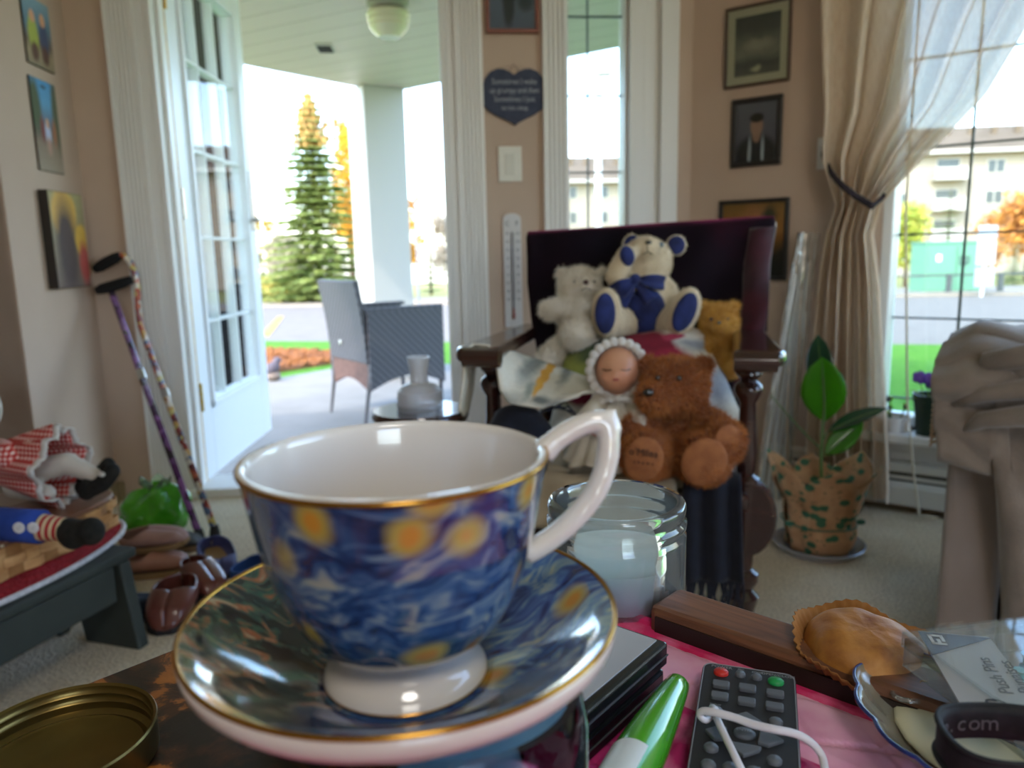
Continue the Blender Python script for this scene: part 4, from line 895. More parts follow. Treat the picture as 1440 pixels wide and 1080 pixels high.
text('embroidery', "o'Mllea", .019, m_sti, t.o, Matrix.Translation(t.q(905, 637, -.139)) @ Matrix.Rotation(R(84), 4, 'X') @ Matrix.Rotation(R(-8), 4, 'Z')); text('embroidery', 'c h e w s', .0105, m_sti, t.o, Matrix.Translation(t.q(905, 651, -.139)) @ Matrix.Rotation(R(88), 4, 'X') @ Matrix.Rotation(R(-8), 4, 'Z'))
t.part('nose', 912, 552, -.078, (.011, .007, .008), m_eye)
for x in (925, 955): t.part('eye', x, 532, -.058, (.006, .005, .006), m_eye)
# cream bear with blue soles
m_crf = mat('cream_plush', 'd6c4a4', .9, c2='c9b492', sc=30, sheen=.4, bs=300, bst=.4); m_blu = mat('blue_plaid', '131b48', .85, c2='1f2d68', sc=25, sheen=.2)
t = Toy('cream_teddy_bear', 'cream teddy bear with blue soles and a blue bow, paw at its eye', 905, 420, 1.84)
t.e(908, 370, 0, (.066, .052, .064)).e(908, 350, -.045, (.036, .034, .032)).e(888, 345, .005, (.026, .012, .03)).e(951, 345, .005, (.028, .012, .028)).e(907, 432, .0, (.07, .055, .085))
t.cap((935, 408, 0), (952, 438, -.04), .03, .024).cap((880, 408, 0), (866, 388, -.06), .028, .026).cap((866, 388, -.06), (882, 358, -.075), .026, .024)
t.cap((885, 455, -.01), (858, 452, -.09), .038, .036).e(853, 440, -.11, (.036, .024, .06)).cap((930, 458, -.01), (955, 450, -.09), .036, .034).e(962, 438, -.11, (.036, .024, .06), 0, 22)
b_ = blob('body', t.mb, .0065, m_crf, t.o); fur(b_, 12000, .006, .0008, m_crf, t.o, (0, 0, -.3), 4)
t.part('sole', 851, 441, -.1315, (.024, .008, .047), m_blu); t.part('sole', 963, 439, -.1315, (.025, .008, .047), m_blu, 0, 22)
t.part('ear_lining', 889, 345, -.004, (.021, .008, .025), m_blu); t.part('ear_lining', 951, 345, -.004, (.022, .008, .023), m_blu)
t.part('paw_pad', 882, 360, -.094, (.017, .009, .024), m_blu, 0, -15); t.part('tummy', 908, 440, -.035, (.05, .03, .062), m_blu)
for x in (898, 930): t.part('eye', x, 344, -.052, (.005, .004, .0065), m_eyeb)
t.part('nose', 912, 341, -.078, (.008, .005, .005), m_eye)
MB().tube([t.q(910, 345, -.079), t.q(911, 354, -.081), t.q(904, 358, -.078)], .0013, 5).tube([t.q(911, 354, -.081), t.q(918, 358, -.078)], .0013, 5).build('mouth', m_sti, t.o)
bow = t.part('bow_knot', 893, 393, -.075, (.014, .012, .014), m_blu)
for (x0, y0, x1, y1, w) in ((893, 393, 862, 412, .042), (893, 393, 935, 398, .036)):
    a, b2 = t.q(x0, y0, -.075), t.q(x1, y1, -.065); dr = (b2-a); sd = Vector((-dr.z, 0, dr.x)).normalized()
    MB().grid(lambda u, v: a+dr*u+sd*((v-.5)*w*(.25+.75*math.sin(min(1, u*1.1)*PI*.62)))+Vector((0, -.016*math.sin(u*PI)*(1 if True else 0)-.004*math.sin(v*9), 0)), 12, 8, th=.004).build('bow_loop', m_blu, t.o, smooth='all')
for (x1, y1) in ((872, 432), (915, 424)):
    a, b2 = t.q(893, 395, -.075), t.q(x1, y1, -.07); dr = b2-a; sd = Vector((-dr.z, 0, dr.x)).normalized()
    MB().grid(lambda u, v: a+dr*u+sd*((v-.5)*.03*(.5+.5*u))+Vector((0, -.006*math.sin(u*PI), 0)), 8, 4, th=.003).build('bow_tail', m_blu, t.o, smooth='all')
# white bear
m_whf = mat('white_plush', 'e0d4bf', .9, c2='ece2d2', sc=30, sheen=.4, transl=.1)
t = Toy('white_teddy_bear', 'fluffy white teddy bear leaning against the plum throw', 815, 445, 1.84)
t.e(815, 404, 0, (.052, .045, .048)).e(822, 401, -.04, (.022, .02, .018)).e(790, 385, .01, (.016, .01, .016)).e(845, 383, .01, (.014, .01, .014)).e(815, 455, 0, (.05, .042, .075))
t.cap((800, 432, -.01), (772, 436, -.03), .026, .023).cap((840, 430, -.01), (852, 450, -.02), .022, .02).cap((800, 485, -.01), (772, 505, -.05), .034, .03).cap((828, 480, -.02), (812, 472, -.08), .034, .036).e(812, 470, -.09, (.036, .026, .04))
b_ = blob('body', t.mb, .0065, m_whf, t.o); fur(b_, 16000, .013, .001, m_whf, t.o, (0, -.1, -.2), 5)
t.part('nose', 824, 397, -.061, (.007, .005, .006), mat('nose_brown', '4a2c2a', .4))
for x in (808, 836): t.part('eye', x, 396, -.042, (.0035, .003, .0035), m_eye)
MB().tube([t.q(818, 408, -.058), t.q(824, 405, -.061), t.q(831, 408, -.058)], .001, 5).build('mouth', m_sti, t.o)
# golden bear
m_gof = mat('golden_plush', 'c48e36', .9, c2='d8a84c', sc=30, sheen=.3, transl=.12)
t = Toy('golden_teddy_bear', 'small golden teddy bear at the right end of the chair back', 1014, 470, 1.75)
t.e(1011, 452, 0, (.045, .04, .042)).e(1011, 458, -.035, (.02, .018, .016)).e(990, 431, .005, (.015, .01, .015)).e(1032, 431, .005, (.015, .01, .015)).e(1019, 494, 0, (.044, .038, .06)).cap((1000, 480, 0), (992, 498, -.03), .02, .018).cap((1035, 480, 0), (1040, 500, -.03), .02, .018).e(1024, 512, -.03, (.034, .03, .034))
b_ = blob('body', t.mb, .0065, m_gof, t.o); fur(b_, 11000, .011, .0009, m_gof, t.o, (0, -.1, -.25), 6)
for x in (1000, 1023): t.part('eye', x, 449, -.038, (.004, .003, .004), m_eye)
t.part('nose', 1011, 454, -.053, (.005, .004, .004), m_eye)
# porcelain baby doll
m_skin = mat('doll_porcelain', 'd09a78', .35, sss=.15, c2='c98a6a', sc=12); m_lace = mat('doll_lace', 'e2dcd4', .9, bs=90, bst=.6, transl=.25)
m_gown = mat('doll_gown', 'dcd2c0', .95, c2='cfc4b0', sc=30, bs=120, bst=.4, transl=.15)
t = Toy('baby_doll', 'sleeping baby doll in a lace bonnet and cream gown', 866, 540, 1.55, 'doll')
t.e(868, 521, 0, (.045, .044, .05)).e(868, 528, -.02, (.036, .03, .034)).e(866, 524, -.045, (.006, .007, .006)).e(853, 530, -.03, (.014, .012, .013)).e(881, 531, -.03, (.014, .012, .013)).e(866, 540, -.03, (.012, .012, .01)).cap((866, 545, .01), (866, 560, .02), .022, .024).e(866, 533, -.044, (.008, .005, .004))
blob('head', t.mb, .004, m_skin, t.o, 4)
MB().tube([t.q(847, 519, -.041), t.q(853, 521, -.047), t.q(860, 520, -.048)], .0012, 5).build('closed_eye', m_sti, t.o); MB().tube([t.q(873, 520, -.048), t.q(880, 521, -.047), t.q(887, 519, -.041)], .0012, 5).build('closed_eye', m_sti, t.o)
t.part('lips', 866, 534, -.0475, (.007, .003, .0028), mat('doll_lips', 'a04c44', .4))
mb = MB()
mb.grid(lambda u, v: t.q(868, 519, 0)+Vector((.056*math.cos(u*2*PI)*math.cos(v*1.45), .005+.055*math.sin(v*1.45), .06*math.sin(u*2*PI)*math.cos(v*1.45))), 32, 8, closed=True, th=.003); mb.build('bonnet', m_lace, t.o, smooth='all')
for k in range(22):
    a = 2*PI*k/22; c = t.q(868, 520, -.012)+Vector((.056*math.cos(a), 0, .058*math.sin(a)))
    MB().ell(c, (.0105, .006, .0105), 8, 6).build('frill', m_lace, t.o, smooth='all')
def gown(u, v):
    a = u*2*PI; r0 = .032+.058*v**.8; c = t.q(866-6*v, 556+92*v, .015-.02*v); rr = r0*(1+.09*math.sin(a*11)*v)
    return c+Vector((rr*math.cos(a), rr*.75*math.sin(a), .006*math.sin(a*5)*v))
MB().grid(gown, 66, 16, closed=True, th=.003).build('gown', m_gown, t.o, smooth='all')
for s_ in (-1, 1): 
    sl_ = MB().tube([t.q(866+s_*20, 566, .0), t.q(866+s_*36, 585, -.03), t.q(866+s_*30, 602, -.055)], [.022, .024, .018], 12).build('sleeve', m_gown, t.o, smooth='all')
    MB().ell(t.q(866+s_*28, 606, -.062), (.01, .01, .011)).build('hand', m_skin, t.o, smooth='all')
mb = MB()
for k in range(16):
    a = 2*PI*k/16; mb.ell(t.q(866, 558, .0)+Vector((.04*math.cos(a), .036*math.sin(a), .004*math.sin(3*a))), (.011, .011, .007), 8, 5)
mb.build('collar', m_lace, t.o, smooth='all')
# ------------------------------------------------------------ left: stool, mat, basket, dolls
st1, st0 = PZ(0, 845, .22), PZ(203, 750, .22); e_ = (st0-st1); e_.z = 0; e_.normalize()
Os = PZ(190, 914, 0)
MS = FR(Os, e_, UP); MSi = MS.inverted()
def sl_(x, y, z): return MSi @ PZ(x, y, z)
m_stool = mat('stool_paint', '2c322f', .6, c2='363d39', sc=8)
so_ = thing('step_stool', 'low dark grey-green wooden step stool at the left', 'stool', M=MS)
hs = .2; YZ = lambda x_: Matrix(((0, 0, 1, x_), (1, 0, 0, 0), (0, 1, 0, 0), (0, 0, 0, 1)))
ob = [(-.012, 0), (.012, hs), (.308, hs), (.332, 0), (.2, 0), (.19, .05), (.175, .065), (.145, .065), (.13, .05), (.15, 0)]
ob = [(-.012, 0), (.016, hs), (.304, hs), (.332, 0), (.21, 0), (.2, .045), (.12, .045), (.15, 0)][:4]+[(.215, 0), (.2, .06), (.17, .075), (.15, .06), (.14, 0)]
for x_ in (0, -.5): MB().prism(ob, .03, M=YZ(x_)).build('end_board', m_stool, so_, bevel=.004)
for y_ in (.015, .28): MB().box((-.24, y_+.012, hs-.04), (.45, .022, .08)).build('apron', m_stool, so_, bevel=.003)
MB().box((-.235, .165, hs+.011), (.57, .3, .022)).build('top_board', m_stool, so_, bevel=.006)
zt_s = hs+.022
cx_, cy_ = -.2, .19
mt_ = thing('round_mat', 'red knitted oval mat with a white crochet edge on the stool', 'mat', M=MS @ Matrix.Translation((cx_, cy_, zt_s)))
m_redk = mat('red_knit', 'b01828', .95, c2='8d0f1e', sc=60, bs=150, bst=1, bd=.008); m_whk = mat('white_crochet', 'd5d3d6', .9, c2='b9b8bd', sc=120, bs=200, bst=.8)
rx_, ry_ = .36, .157
MB().prism([(rx_*math.cos(a), ry_*math.sin(a)) for a in np.linspace(0, 2*PI, 61)[:-1]], .009, z0=.001).build('knit', m_redk, mt_, bevel=.003)
MB().tube([(rx_*math.cos(a), ry_*math.sin(a), .007) for a in np.linspace(0, 2*PI, 73)], .006, 8, cap=False).build('crochet_edge', m_whk, mt_, smooth=True)
# woven basket
bk = thing('woven_basket', 'oval woven wood-splint basket with a brown lid on the red mat', 'basket', M=MS @ Matrix.Translation((-.16, .205, zt_s+.012)))
m_spl = [wood('splint_%d' % i, a, b2, .6, (3, 3, 12)) for i, (a, b2) in enumerate((('a8733e', 'cfa068'), ('85582c', 'a87844')))]
bx_, by_, bh = .30, .095, .066
def sup0(a, k=1.0, n=3.2):
    c, s_ = math.cos(a), math.sin(a); return (bx_*k*math.copysign(abs(c)**(2/n), c), by_*k*math.copysign(abs(s_)**(2/n), s_))
_tb = [sup0(2*PI*i/720) for i in range(721)]; _cl = np.concatenate([[0], np.cumsum([math.dist(_tb[i], _tb[i+1]) for i in range(720)])]); _cl = _cl/_cl[-1]*2*PI
def sup(a, k=1.0):
    f = float(np.interp(a % (2*PI), _cl, np.arange(721))); return sup0(2*PI*f/720, k)
MB().prism([sup(a, .975) for a in np.linspace(0, 2*PI, 49)[:-1]], bh-.004).build('inner_shell', m_spl[1], bk)
NS = 34; rows = 3; rh = bh/rows
for r_ in range(rows):
    for k in range(NS):
        if (k+r_) % 2: continue
        a0, a1 = 2*PI*(k-.08)/NS, 2*PI*(k+1.08)/NS
        def f(u, v, a0=a0, a1=a1, r_=r_):
            x_, y_ = sup(a0+(a1-a0)*u, .985+.07*math.sin(PI*u)); return Vector((x_, y_, r_*rh+.001+v*(rh-.002)))
        MB().grid(f, 5, 1, th=.003).build('splint', m_spl[(k*7+r_*3) % 2], bk)
for k in range(NS):
    a0, a1 = 2*PI*(k+.12)/NS, 2*PI*(k+.88)/NS
    MB().grid(lambda u, v, a0=a0, a1=a1: Vector((*sup(a0+(a1-a0)*u, .985), v*(bh-.001))), 2, 1, th=.002).build('upright_splint', m_spl[k % 2], bk)
lidm = wood('lid_wood', '6e4a36', '84593f', .35, (2, 14, 14))
ld = MB().prism([sup(a, 1.03) for a in np.linspace(0, 2*PI, 61)[:-1]], .012, z0=bh).build('lid', lidm, bk, bevel=.004)
for k in range(10):
    a = 2*PI*k/10+.2; x_, y_ = sup(a, 1.035); MB().ell((x_, y_, bh+.006), (.004, .004, .003), 8, 5).build('tack', mat('tack_pale', 'c9b999', .4) if k == 0 else bpy.data.materials['tack_pale'], ld)
zl = zt_s+.012+bh+.012
p_ = MSi @ PZ(105, 690, zl)
cp = thing('lid_doily', 'grey-white printed cloth lying on the basket lid', 'cloth', M=MS @ Matrix.Translation((p_.x-.02, p_.y-.01, zl)))
MB().grid(lambda u, v: Vector(((u-.5)*.12, (v-.5)*.1, .003+.004*math.sin(u*9)*math.sin(v*7))), 12, 10, th=.002).build('cloth', mat('doily_grey', '8f8680', .9, c2='6f6760', sc=60), cp, smooth='all')
# ragdolls seated on the basket
DK = 1.52
class DToy(Toy): pass
def ging():
    M_, t, b = newmat('red_gingham'); v = coord(t, 'Object', scale=(95, 95, 95)); s = nd(t, 'SeparateXYZ', {0: v})
    fx = math_(t, 'GREATER_THAN', math_(t, 'FRACT', s.outputs[0]), .5); fz = math_(t, 'GREATER_THAN', math_(t, 'FRACT', s.outputs[2]), .5)
    f = math_(t, 'MULTIPLY', math_(t, 'ADD', fx, fz), .5); t.links.new(ramp(t, f, [(0, hx('e6cfc4')), (.5, hx('c8544a')), (1, hx('a81e20'))]), b.inputs['Base Color']); b.inputs['Roughness'].default_value = .9; return M_
m_ging = ging(); m_cot = mat('doll_cotton', 'c9c0b2', .9, bs=200, bst=.3); m_felt = mat('black_felt', '14130f', .95, c2='221f1a', sc=90)
t = Toy('gingham_doll', 'rag doll in a red gingham dress seated on the basket lid', 40, 660, 1.72, 'doll', 1.12)
t.mb = MB(); t.e(-42, 575, .03, (.06, .05, .062)).cap((-30, 610, .03), (-25, 640, .02), .022, .03).e(-15, 660, .02, (.055, .045, .055)).cap((35, 664, .0), (95, 652, -.01), .026, .024).cap((95, 652, -.01), (132, 668, -.02), .023, .016).cap((20, 685, -.02), (66, 694, -.03), .022, .018).cap((-10, 640, -.03), (30, 660, -.06), .018, .016)
blob('body', t.mb, .006, m_cot, t.o)
def skirt(u, v):
    a = u*2*PI; c = t.q(-8, 652, .01).lerp(t.q(84, 662, -.01), v); rr = .035+.05*v**.7; rr *= 1+.12*math.sin(a*9)*v
    return c+Vector((.012*math.cos(a*3)*v, rr*1.05*math.cos(a), rr*1.05*math.sin(a)+.01*v))
MB().grid(skirt, 72, 14, closed=True, th=.003).build('skirt', m_ging, t.o, smooth='all')
MB().grid(lambda u, v: skirt(u, 1)+(t.q(91, 663, -.01)-t.q(84, 662, -.01))*v*1.3+Vector((0, .002*math.sin(u*200), .002*math.cos(u*190))), 90, 2, closed=True, th=.002).build('lace_hem', m_lace, t.o, smooth='all')
MB().ell(t.q(-12, 650, .01), (.05, .052, .05)).build('bodice', m_ging, t.o, smooth='all')
MB().tube([t.q(-2, 632, -.03), t.q(12, 640, -.055), t.q(22, 652, -.06)], [.026, .03, .024], 14).build('sleeve', m_ging, t.o, smooth='all')
for k, (dx, dy, dd_) in enumerate(((0, 0, 0), (-6, -8, .035))):
    mb = MB(); a, b2 = t.q(122+dx, 693+dy, -.02+dd_), t.q(158+dx, 663+dy, -.03+dd_); mb.tube([a, a.lerp(b2, .5)+Vector((.006, 0, -.004)), b2], [.017, .02, .018], 12).ell(a, .018).ell(b2, (.017, .018, .02)).ell(a.lerp(b2, .3)+Vector((-.012, 0, .004)), .018)
    sh_ = blob('shoe', mb, .005, m_felt, t.o)
    if k == 0: MB().ell(t.q(143, 667, -.048), (.008, .003, .006), 10, 6).build('shoe_button', m_lace, t.o)
MB().ell(t.q(-42, 570, .045), (.066, .05, .062)).build('yarn_hair', mat('yarn_red', '8a3a26', .9, bs=90, bst=1), t.o, smooth='all')
t = Toy('sailor_doll', 'rag doll in blue buttoned trousers and striped socks by the basket', 40, 740, 1.5, 'doll', 1.05)
t.e(-70, 690, .06, (.05, .045, .055)).e(-60, 650, .06, (.045, .042, .05)).cap((-60, 730, .03), (90, 744, -.0), .03, .019)
blob('body', t.mb, .006, m_cot, t.o)
m_bt = mat('blue_cotton', '1f3a86', .9, c2='29479c', sc=20)
mb = MB().tube([t.q(-75, 733, .035), t.q(-20, 737, .02), t.q(30, 739, .005), t.q(58, 741, 0)], [.045, .036, .033, .034], 18)
mb.build('trouser_leg', m_bt, t.o, smooth='all')
MB().ell(t.q(-70, 700, .06), (.056, .052, .06)).build('jacket', m_bt, t.o, smooth='all')
m_but = mat('button_white', 'd9d9dc', .35)
for x in (27, 47):
    b2 = MB().lathe([(0, -.0015), (.009, -.002), (.011, 0), (.011, .002), (0, .003)], 20, Matrix.Translation(t.q(x, 742, -.033)) @ Matrix.Rotation(R(90), 4, 'X')).build('button', m_but, t.o, smooth=True)
    for dx in (-.002, .002): MB().lathe([(0, 0), (.0009, 0), (.0009, .0006), (0, .0006)], 8, Matrix.Translation(t.q(x, 742, -.0365)+Vector((dx, 0, dx))) @ Matrix.Rotation(R(90), 4, 'X')).build('button_hole', m_felt, b2)
ms = [mat('sock_red', 'a8222a', .9), mat('sock_cream', 'd2bd96', .9)]
for k in range(7):
    x0 = 59+k*4.6; MB().tube([t.q(x0, 741.5+k*.4, 0), t.q(x0+4.6, 742+k*.4, 0)], [.0265-.0006*k]*2, 18).build('sock_stripe', ms[(k+1) % 2], t.o, smooth=True)
mb = MB().tube([t.q(90, 745, 0), t.q(108, 749, -.004), t.q(126, 748, -.008)], [.026, .027, .026], 14).ell(t.q(128, 747, -.01), (.027, .026, .029)).ell(t.q(104, 756, -.004), (.026, .024, .024))
blob('shoe', mb, .005, m_felt, t.o)
# ------------------------------------------------------------ shoes on the carpet
def shoe(name, label, loc, rz, L, wd, hg, m_up, m_in, m_so, op=.5, clog=False, tilt=(0, 0)):
    o = thing(name, label, 'shoe', M=Matrix.Translation(loc) @ Matrix.Rotation(rz, 4, 'Z') @ Euler((R(tilt[0]), R(tilt[1]), 0)).to_matrix().to_4x4())
    def sec(u):
        x = (u-.5)*L; w = wd/2*(1-abs(2*u-1)**3.2*.0)*math.sqrt(max(.0, 1-(2*u-1)**4))**.9*(.82+.3*math.sin(PI*min(1, u*1.05)*.95)*.6)+.002
        h = hg*(.95 if u < .35 else .95-.5*((u-.35)/.65)**1.3)*max(.12, 1-max(0, (u-.86)/.14)**2)
        return x, w, h
    def f(u, v):
        x, w, h = sec(u); al = (PI*.5*min(1, max(0, (op+.1-u)/.12))*.72 if u < op+.1 else 0)
        a = PI/2+al+(2*PI-2*al)*v; c, s_ = math.cos(a), math.sin(a)
        return Vector((x, w*math.copysign(abs(c)**.75, c), h/2+.012+h/2*math.copysign(abs(s_)**.8, s_)*(1 if s_ > 0 else .9)))
    MB().grid(f, 34, 40, th=-.004).build('upper', m_up, o, smooth='all')
    out = []
    for u in np.linspace(0.01, .99, 18): x, w, h = sec(u); out.append((x, w*1.03))
    out += [(x, -y) for x, y in out[::-1]]
    MB().prism(out, .016).build('sole', m_so, o, bevel=.003)
    out = [(x*.93, y*.8) for x, y in out]
    MB().prism(out, .004, z0=.017).build('insole', m_in, o); return o
m_bsl = mat('shoe_brown', '5e2f26', .3, c2='6b3a30', sc=10, coat=.4); m_tan = mat('shoe_tan', 'a8765e', .55, c2='94644e', sc=12); m_blk = mat('shoe_black', '17161a', .6); m_pur = mat('shoe_purple', '3f4270', .7); m_pink = mat('slipper_pink', 'a8847a', .7, c2='96736a', sc=15); m_ins = mat('insole_tan', '8d6f4a', .9); m_dki = mat('shoe_lining_dark', '33221d', .9)
z0 = lambda x, y: PZ(x, y, 0)
shoe('brown_clog', 'shiny dark brown clog in front of the other shoes', z0(246, 868), R(-80), .19, .105, .085, m_bsl, m_dki, m_blk, .5)
shoe('brown_loafer', 'glossy red-brown loafer between the clog and the canes', z0(288, 830)+Vector((0, 0, 0)), R(-48), .2, .085, .075, m_bsl, m_dki, m_blk, .35)
shoe('purple_slip_on', 'black slip-on shoe with a purple toe and tan insole', z0(306, 796), R(-62), .23, .095, .055, m_pur, m_ins, m_blk, .7)
shoe('tan_slipper', 'tan slipper lying by the stool leg', z0(218, 806), R(12), .2, .085, .06, m_tan, m_dki, m_ins, .4)
shoe('pink_slipper', 'dusty pink slipper on top of the shoe pile by the stool', z0(224, 800)+Vector((-.01, .02, .06)), R(-8), .2, .08, .05, m_pink, m_dki, m_ins, .35, tilt=(10, -8))
shoe('navy_slipper', 'navy slipper tucked behind the stool leg', z0(198, 868), R(20), .17, .075, .05, mat('slipper_navy', '1f2436', .8), m_dki, m_blk, .4)
shoe('grey_clog', 'dark grey clog below the green bag', z0(240, 772), R(4), .2, .085, .05, mat('shoe_grey', '4a4a4c', .7), m_dki, mat('sole_tan', '9a7d62', .8), .45)
shoe('blue_slipper', 'bright blue slipper half hidden behind the saucer', z0(372, 812), R(60), .2, .085, .06, mat('slipper_blue', '2a4f8e', .8), m_dki, m_blk, .4)
# green plastic bag
gb = thing('green_bag', 'shiny bright green plastic bag against the wall', 'bag', (*z0(222, 752)[:2], 0))
rgb = random.Random(5)
def bagf(u, v):
    a = u*2*PI; t = v*PI; r0 = .105*(math.sin(t)**.7)*(1+.07*math.sin(5*a+3*t)+.05*math.sin(9*a-4*t)); z = .075-.075*math.cos(t)
    return Vector((r0*math.cos(a), r0*.85*math.sin(a), z*(1+.05*math.sin(4*a))+.02*max(0, math.cos(a))*v))
MB().grid(bagf, 48, 24, closed=True).build('bag', mat('bag_green', '3f9a1e', .12, c2='58b52e', sc=14, bs=22, bst=1, bd=.012, coat=.6, transl=.2), gb, smooth='all')
MB().grid(lambda u, v: Vector((.01+.05*v*math.cos(u*6.28), .03*v*math.sin(u*6.28), .13+.05*v+.012*math.sin(u*30)*v)), 40, 6, closed=True, th=.001).build('bag_neck', clear('bag_clear', 'e8f6e0', 1, .1, 1.45, .25, 'dff0d8'), gb, smooth='all')
# ------------------------------------------------------------ canes leaning on the door casing
def cane(name, label, tip, pts, grip, mt):
    o = thing(name, label, 'cane', tip); rel = lambda p: Vector(p)-Vector(tip)
    q = [rel(tip)+Vector((0, 0, .03))]+[rel(p) for p in pts]
    MB().tube(q, .0105, 12).build('shaft', mt, o, smooth='all')
    MB().lathe([(0, 0), (.017, 0), (.016, .02), (.012, .045), (0, .045)], 14).build('rubber_tip', m_dark, o, smooth=True)
    MB().tube([rel(p) for p in grip], [.012, .018, .019, .018, .013], 12).build('grip', mat('foam_black', '151414', .9) if 'foam_black' not in bpy.data.materials else bpy.data.materials['foam_black'], o, smooth='all')
    k = len(q)//2; a, b2 = q[0].lerp(q[1], .62), q[0].lerp(q[1], .66); MB().tube([a, b2], .0135, 12).build('collar', m_steel, o)
    return o
def wallpt(x, y, off): return DWp(x, y)+n_*off
def camat(name, cs, sc=40):
    M_, t, b = newmat(name); n = nd(t, 'TexVoronoi', {'Vector': coord(t), 'Scale': sc}); t.links.new(ramp(t, nd(t, 'SeparateColor', {0: n.outputs['Color']}).outputs[0], [(i/len(cs), hx(c)) for i, c in enumerate(cs)], 'CONSTANT'), b.inputs['Base Color']); b.inputs['Roughness'].default_value = .25; b.inputs['Coat Weight'].default_value = .6; return M_
tp1 = PZ(281, 764, 0); w1 = lambda x, y: wallpt(x, y, .07)
cane('purple_cane', 'purple patterned walking cane with a black foam handle', tp1, [w1(170, 412), w1(166, 402)], [w1(148, 408), w1(156, 405), w1(168, 402), w1(184, 397), w1(197, 392)], camat('purple_pattern', ['3a1f40', '5a2d62', '8a5a96', '2a1630', '6f4a7a']))
w2 = lambda x, y, o_=.055: wallpt(x, y, o_)
cane('multicolour_cane', 'walking cane in a multicoloured pattern with a swan neck', PZ(303, 758, 0), [w2(206, 455), w2(203, 430), w2(202, 405), w2(199, 385), w2(192, 368), w2(184, 360), w2(178, 359)], [w2(143, 379), w2(150, 375), w2(160, 369), w2(171, 363), w2(178, 359)], camat('rainbow_pattern', ['c9a05a', '8a3a34', 'd8cfc0', '5a6f8e', 'b9604a', 'cdbb6a', '6a3a3a'], 55))
# ------------------------------------------------------------ side table with a clear carafe behind the cup
tb_ = P(591, 575, 1.62)
sd = thing('side_table', 'small dark round side table behind the tea cup', 'table', (tb_.x, tb_.y, 0))
MB().lathe([(0, tb_.z-.025), (.1, tb_.z-.025), (.105, tb_.z-.012), (.1, tb_.z), (0, tb_.z)], 32).build('top', m_mah, sd, smooth=True)
MB().lathe([(0, .03), (.02, .03), (.025, .1), (.014, .2), (.022, tb_.z*.7), (.02, tb_.z-.025), (0, tb_.z-.025)], 16).build('column', m_mah, sd, smooth=True)
for k in range(3): a = 2*PI*k/3; MB().tube([(0, 0, .08), (.08*math.cos(a), .08*math.sin(a), .05), (.13*math.cos(a), .13*math.sin(a), .012)], [.016, .014, .012], 8).build('leg', m_mah, sd, smooth=True)
va = thing('glass_carafe', 'frosted faceted glass carafe standing behind the tea cup', 'carafe', (tb_.x, tb_.y, tb_.z))
k_ = 1.62/F_PX
pr = [(0, 0), (32*k_, 0), (33*k_, 8*k_), (31*k_, 26*k_), (24*k_, 34*k_), (13*k_, 38*k_), (12*k_, 52*k_), (16*k_, 74*k_), (14.5*k_, 74*k_), (10.5*k_, 52*k_), (11*k_, 40*k_), (22*k_, 32*k_), (29*k_, 25*k_), (30*k_, 8*k_), (0, 3*k_)]
MB().lathe(pr, 20).build('vessel', clear('frosted_glass', 'f8f8fa', .5, .2, 1.5, .45, 'fafafc'), va, smooth=30)
# ------------------------------------------------------------ coffee table in front
ZT = .60
K0 = PZ(634, 728, ZT+.02); tx = Vector((.735, -.678, 0)).normalized()
MT = FR((K0.x, K0.y, 0), tx, UP); MTi = MT.inverted()
def tl(x, y, z=ZT): return MTi @ PZ(x, y, z)
def veneer():
    M_, t, b = newmat('dark_veneer'); v = coord(t, scale=(9, 22, 9), rot=(0, 0, R(18)))
    n = nd(t, 'TexNoise', {'Vector': v, 'Scale': .9, 'Detail': 7, 'Distortion': 1.6, 'Roughness': .62})
    t.links.new(ramp(t, n.outputs[0], [(.42, hx('1e120c')), (.5, hx('4a2a16')), (.53, hx('96591f')), (.7, hx('b87430'))]), b.inputs['Base Color']); b.inputs['Roughness'].default_value = .3; bump(t, b, n.outputs[0], .2, .002); return M_
m_ven = veneer(); m_rimw = wood('table_rim_wood', '5a3826', '825438', .45, (3, 30, 30))
tb = thing('coffee_table', 'dark veneered coffee table with a raised wooden edge', 'table', M=MT)
MB().box((.5, -.34, ZT-.0125), (1.0, .68, .025)).build('table_top', m_ven, tb, bevel=.002)
_cj = PZ(866, 888, ZT); _cj = MTi @ (_cj+Vector((_cj.x, _cj.y, 0)).normalized()*.0495*.98); xr = _cj.x+.049; xl = _cj.x-.051
for xa, xb in ((0, xl), (xr, 1.0)): MB().box(((xa+xb)/2, -.0185, ZT+.008), (xb-xa, .037, .03)).build('raised_edge', m_rimw, tb, bevel=.004)
MB().box(((xr+1)/2+.002, -.0376, ZT+.007), (1-xr-.006, .0012, .02)).build('edge_shade', mat('edge_shade_brown', '24160f', .5), tb)  # shade on the inner face of the edge, put in as a dark strip
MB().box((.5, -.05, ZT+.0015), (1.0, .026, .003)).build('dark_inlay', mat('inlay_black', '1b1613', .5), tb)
MB().box((.5, -.34, ZT-.06), (.92, .6, .07)).build('apron', m_rimw, tb)
for x_, y_ in ((.05, -.05), (.95, -.05), (.05, -.63), (.95, -.63)): MB().box((x_, y_, (ZT-.025)/2), (.05, .05, ZT-.025)).build('leg', m_rimw, tb, bevel=.006)
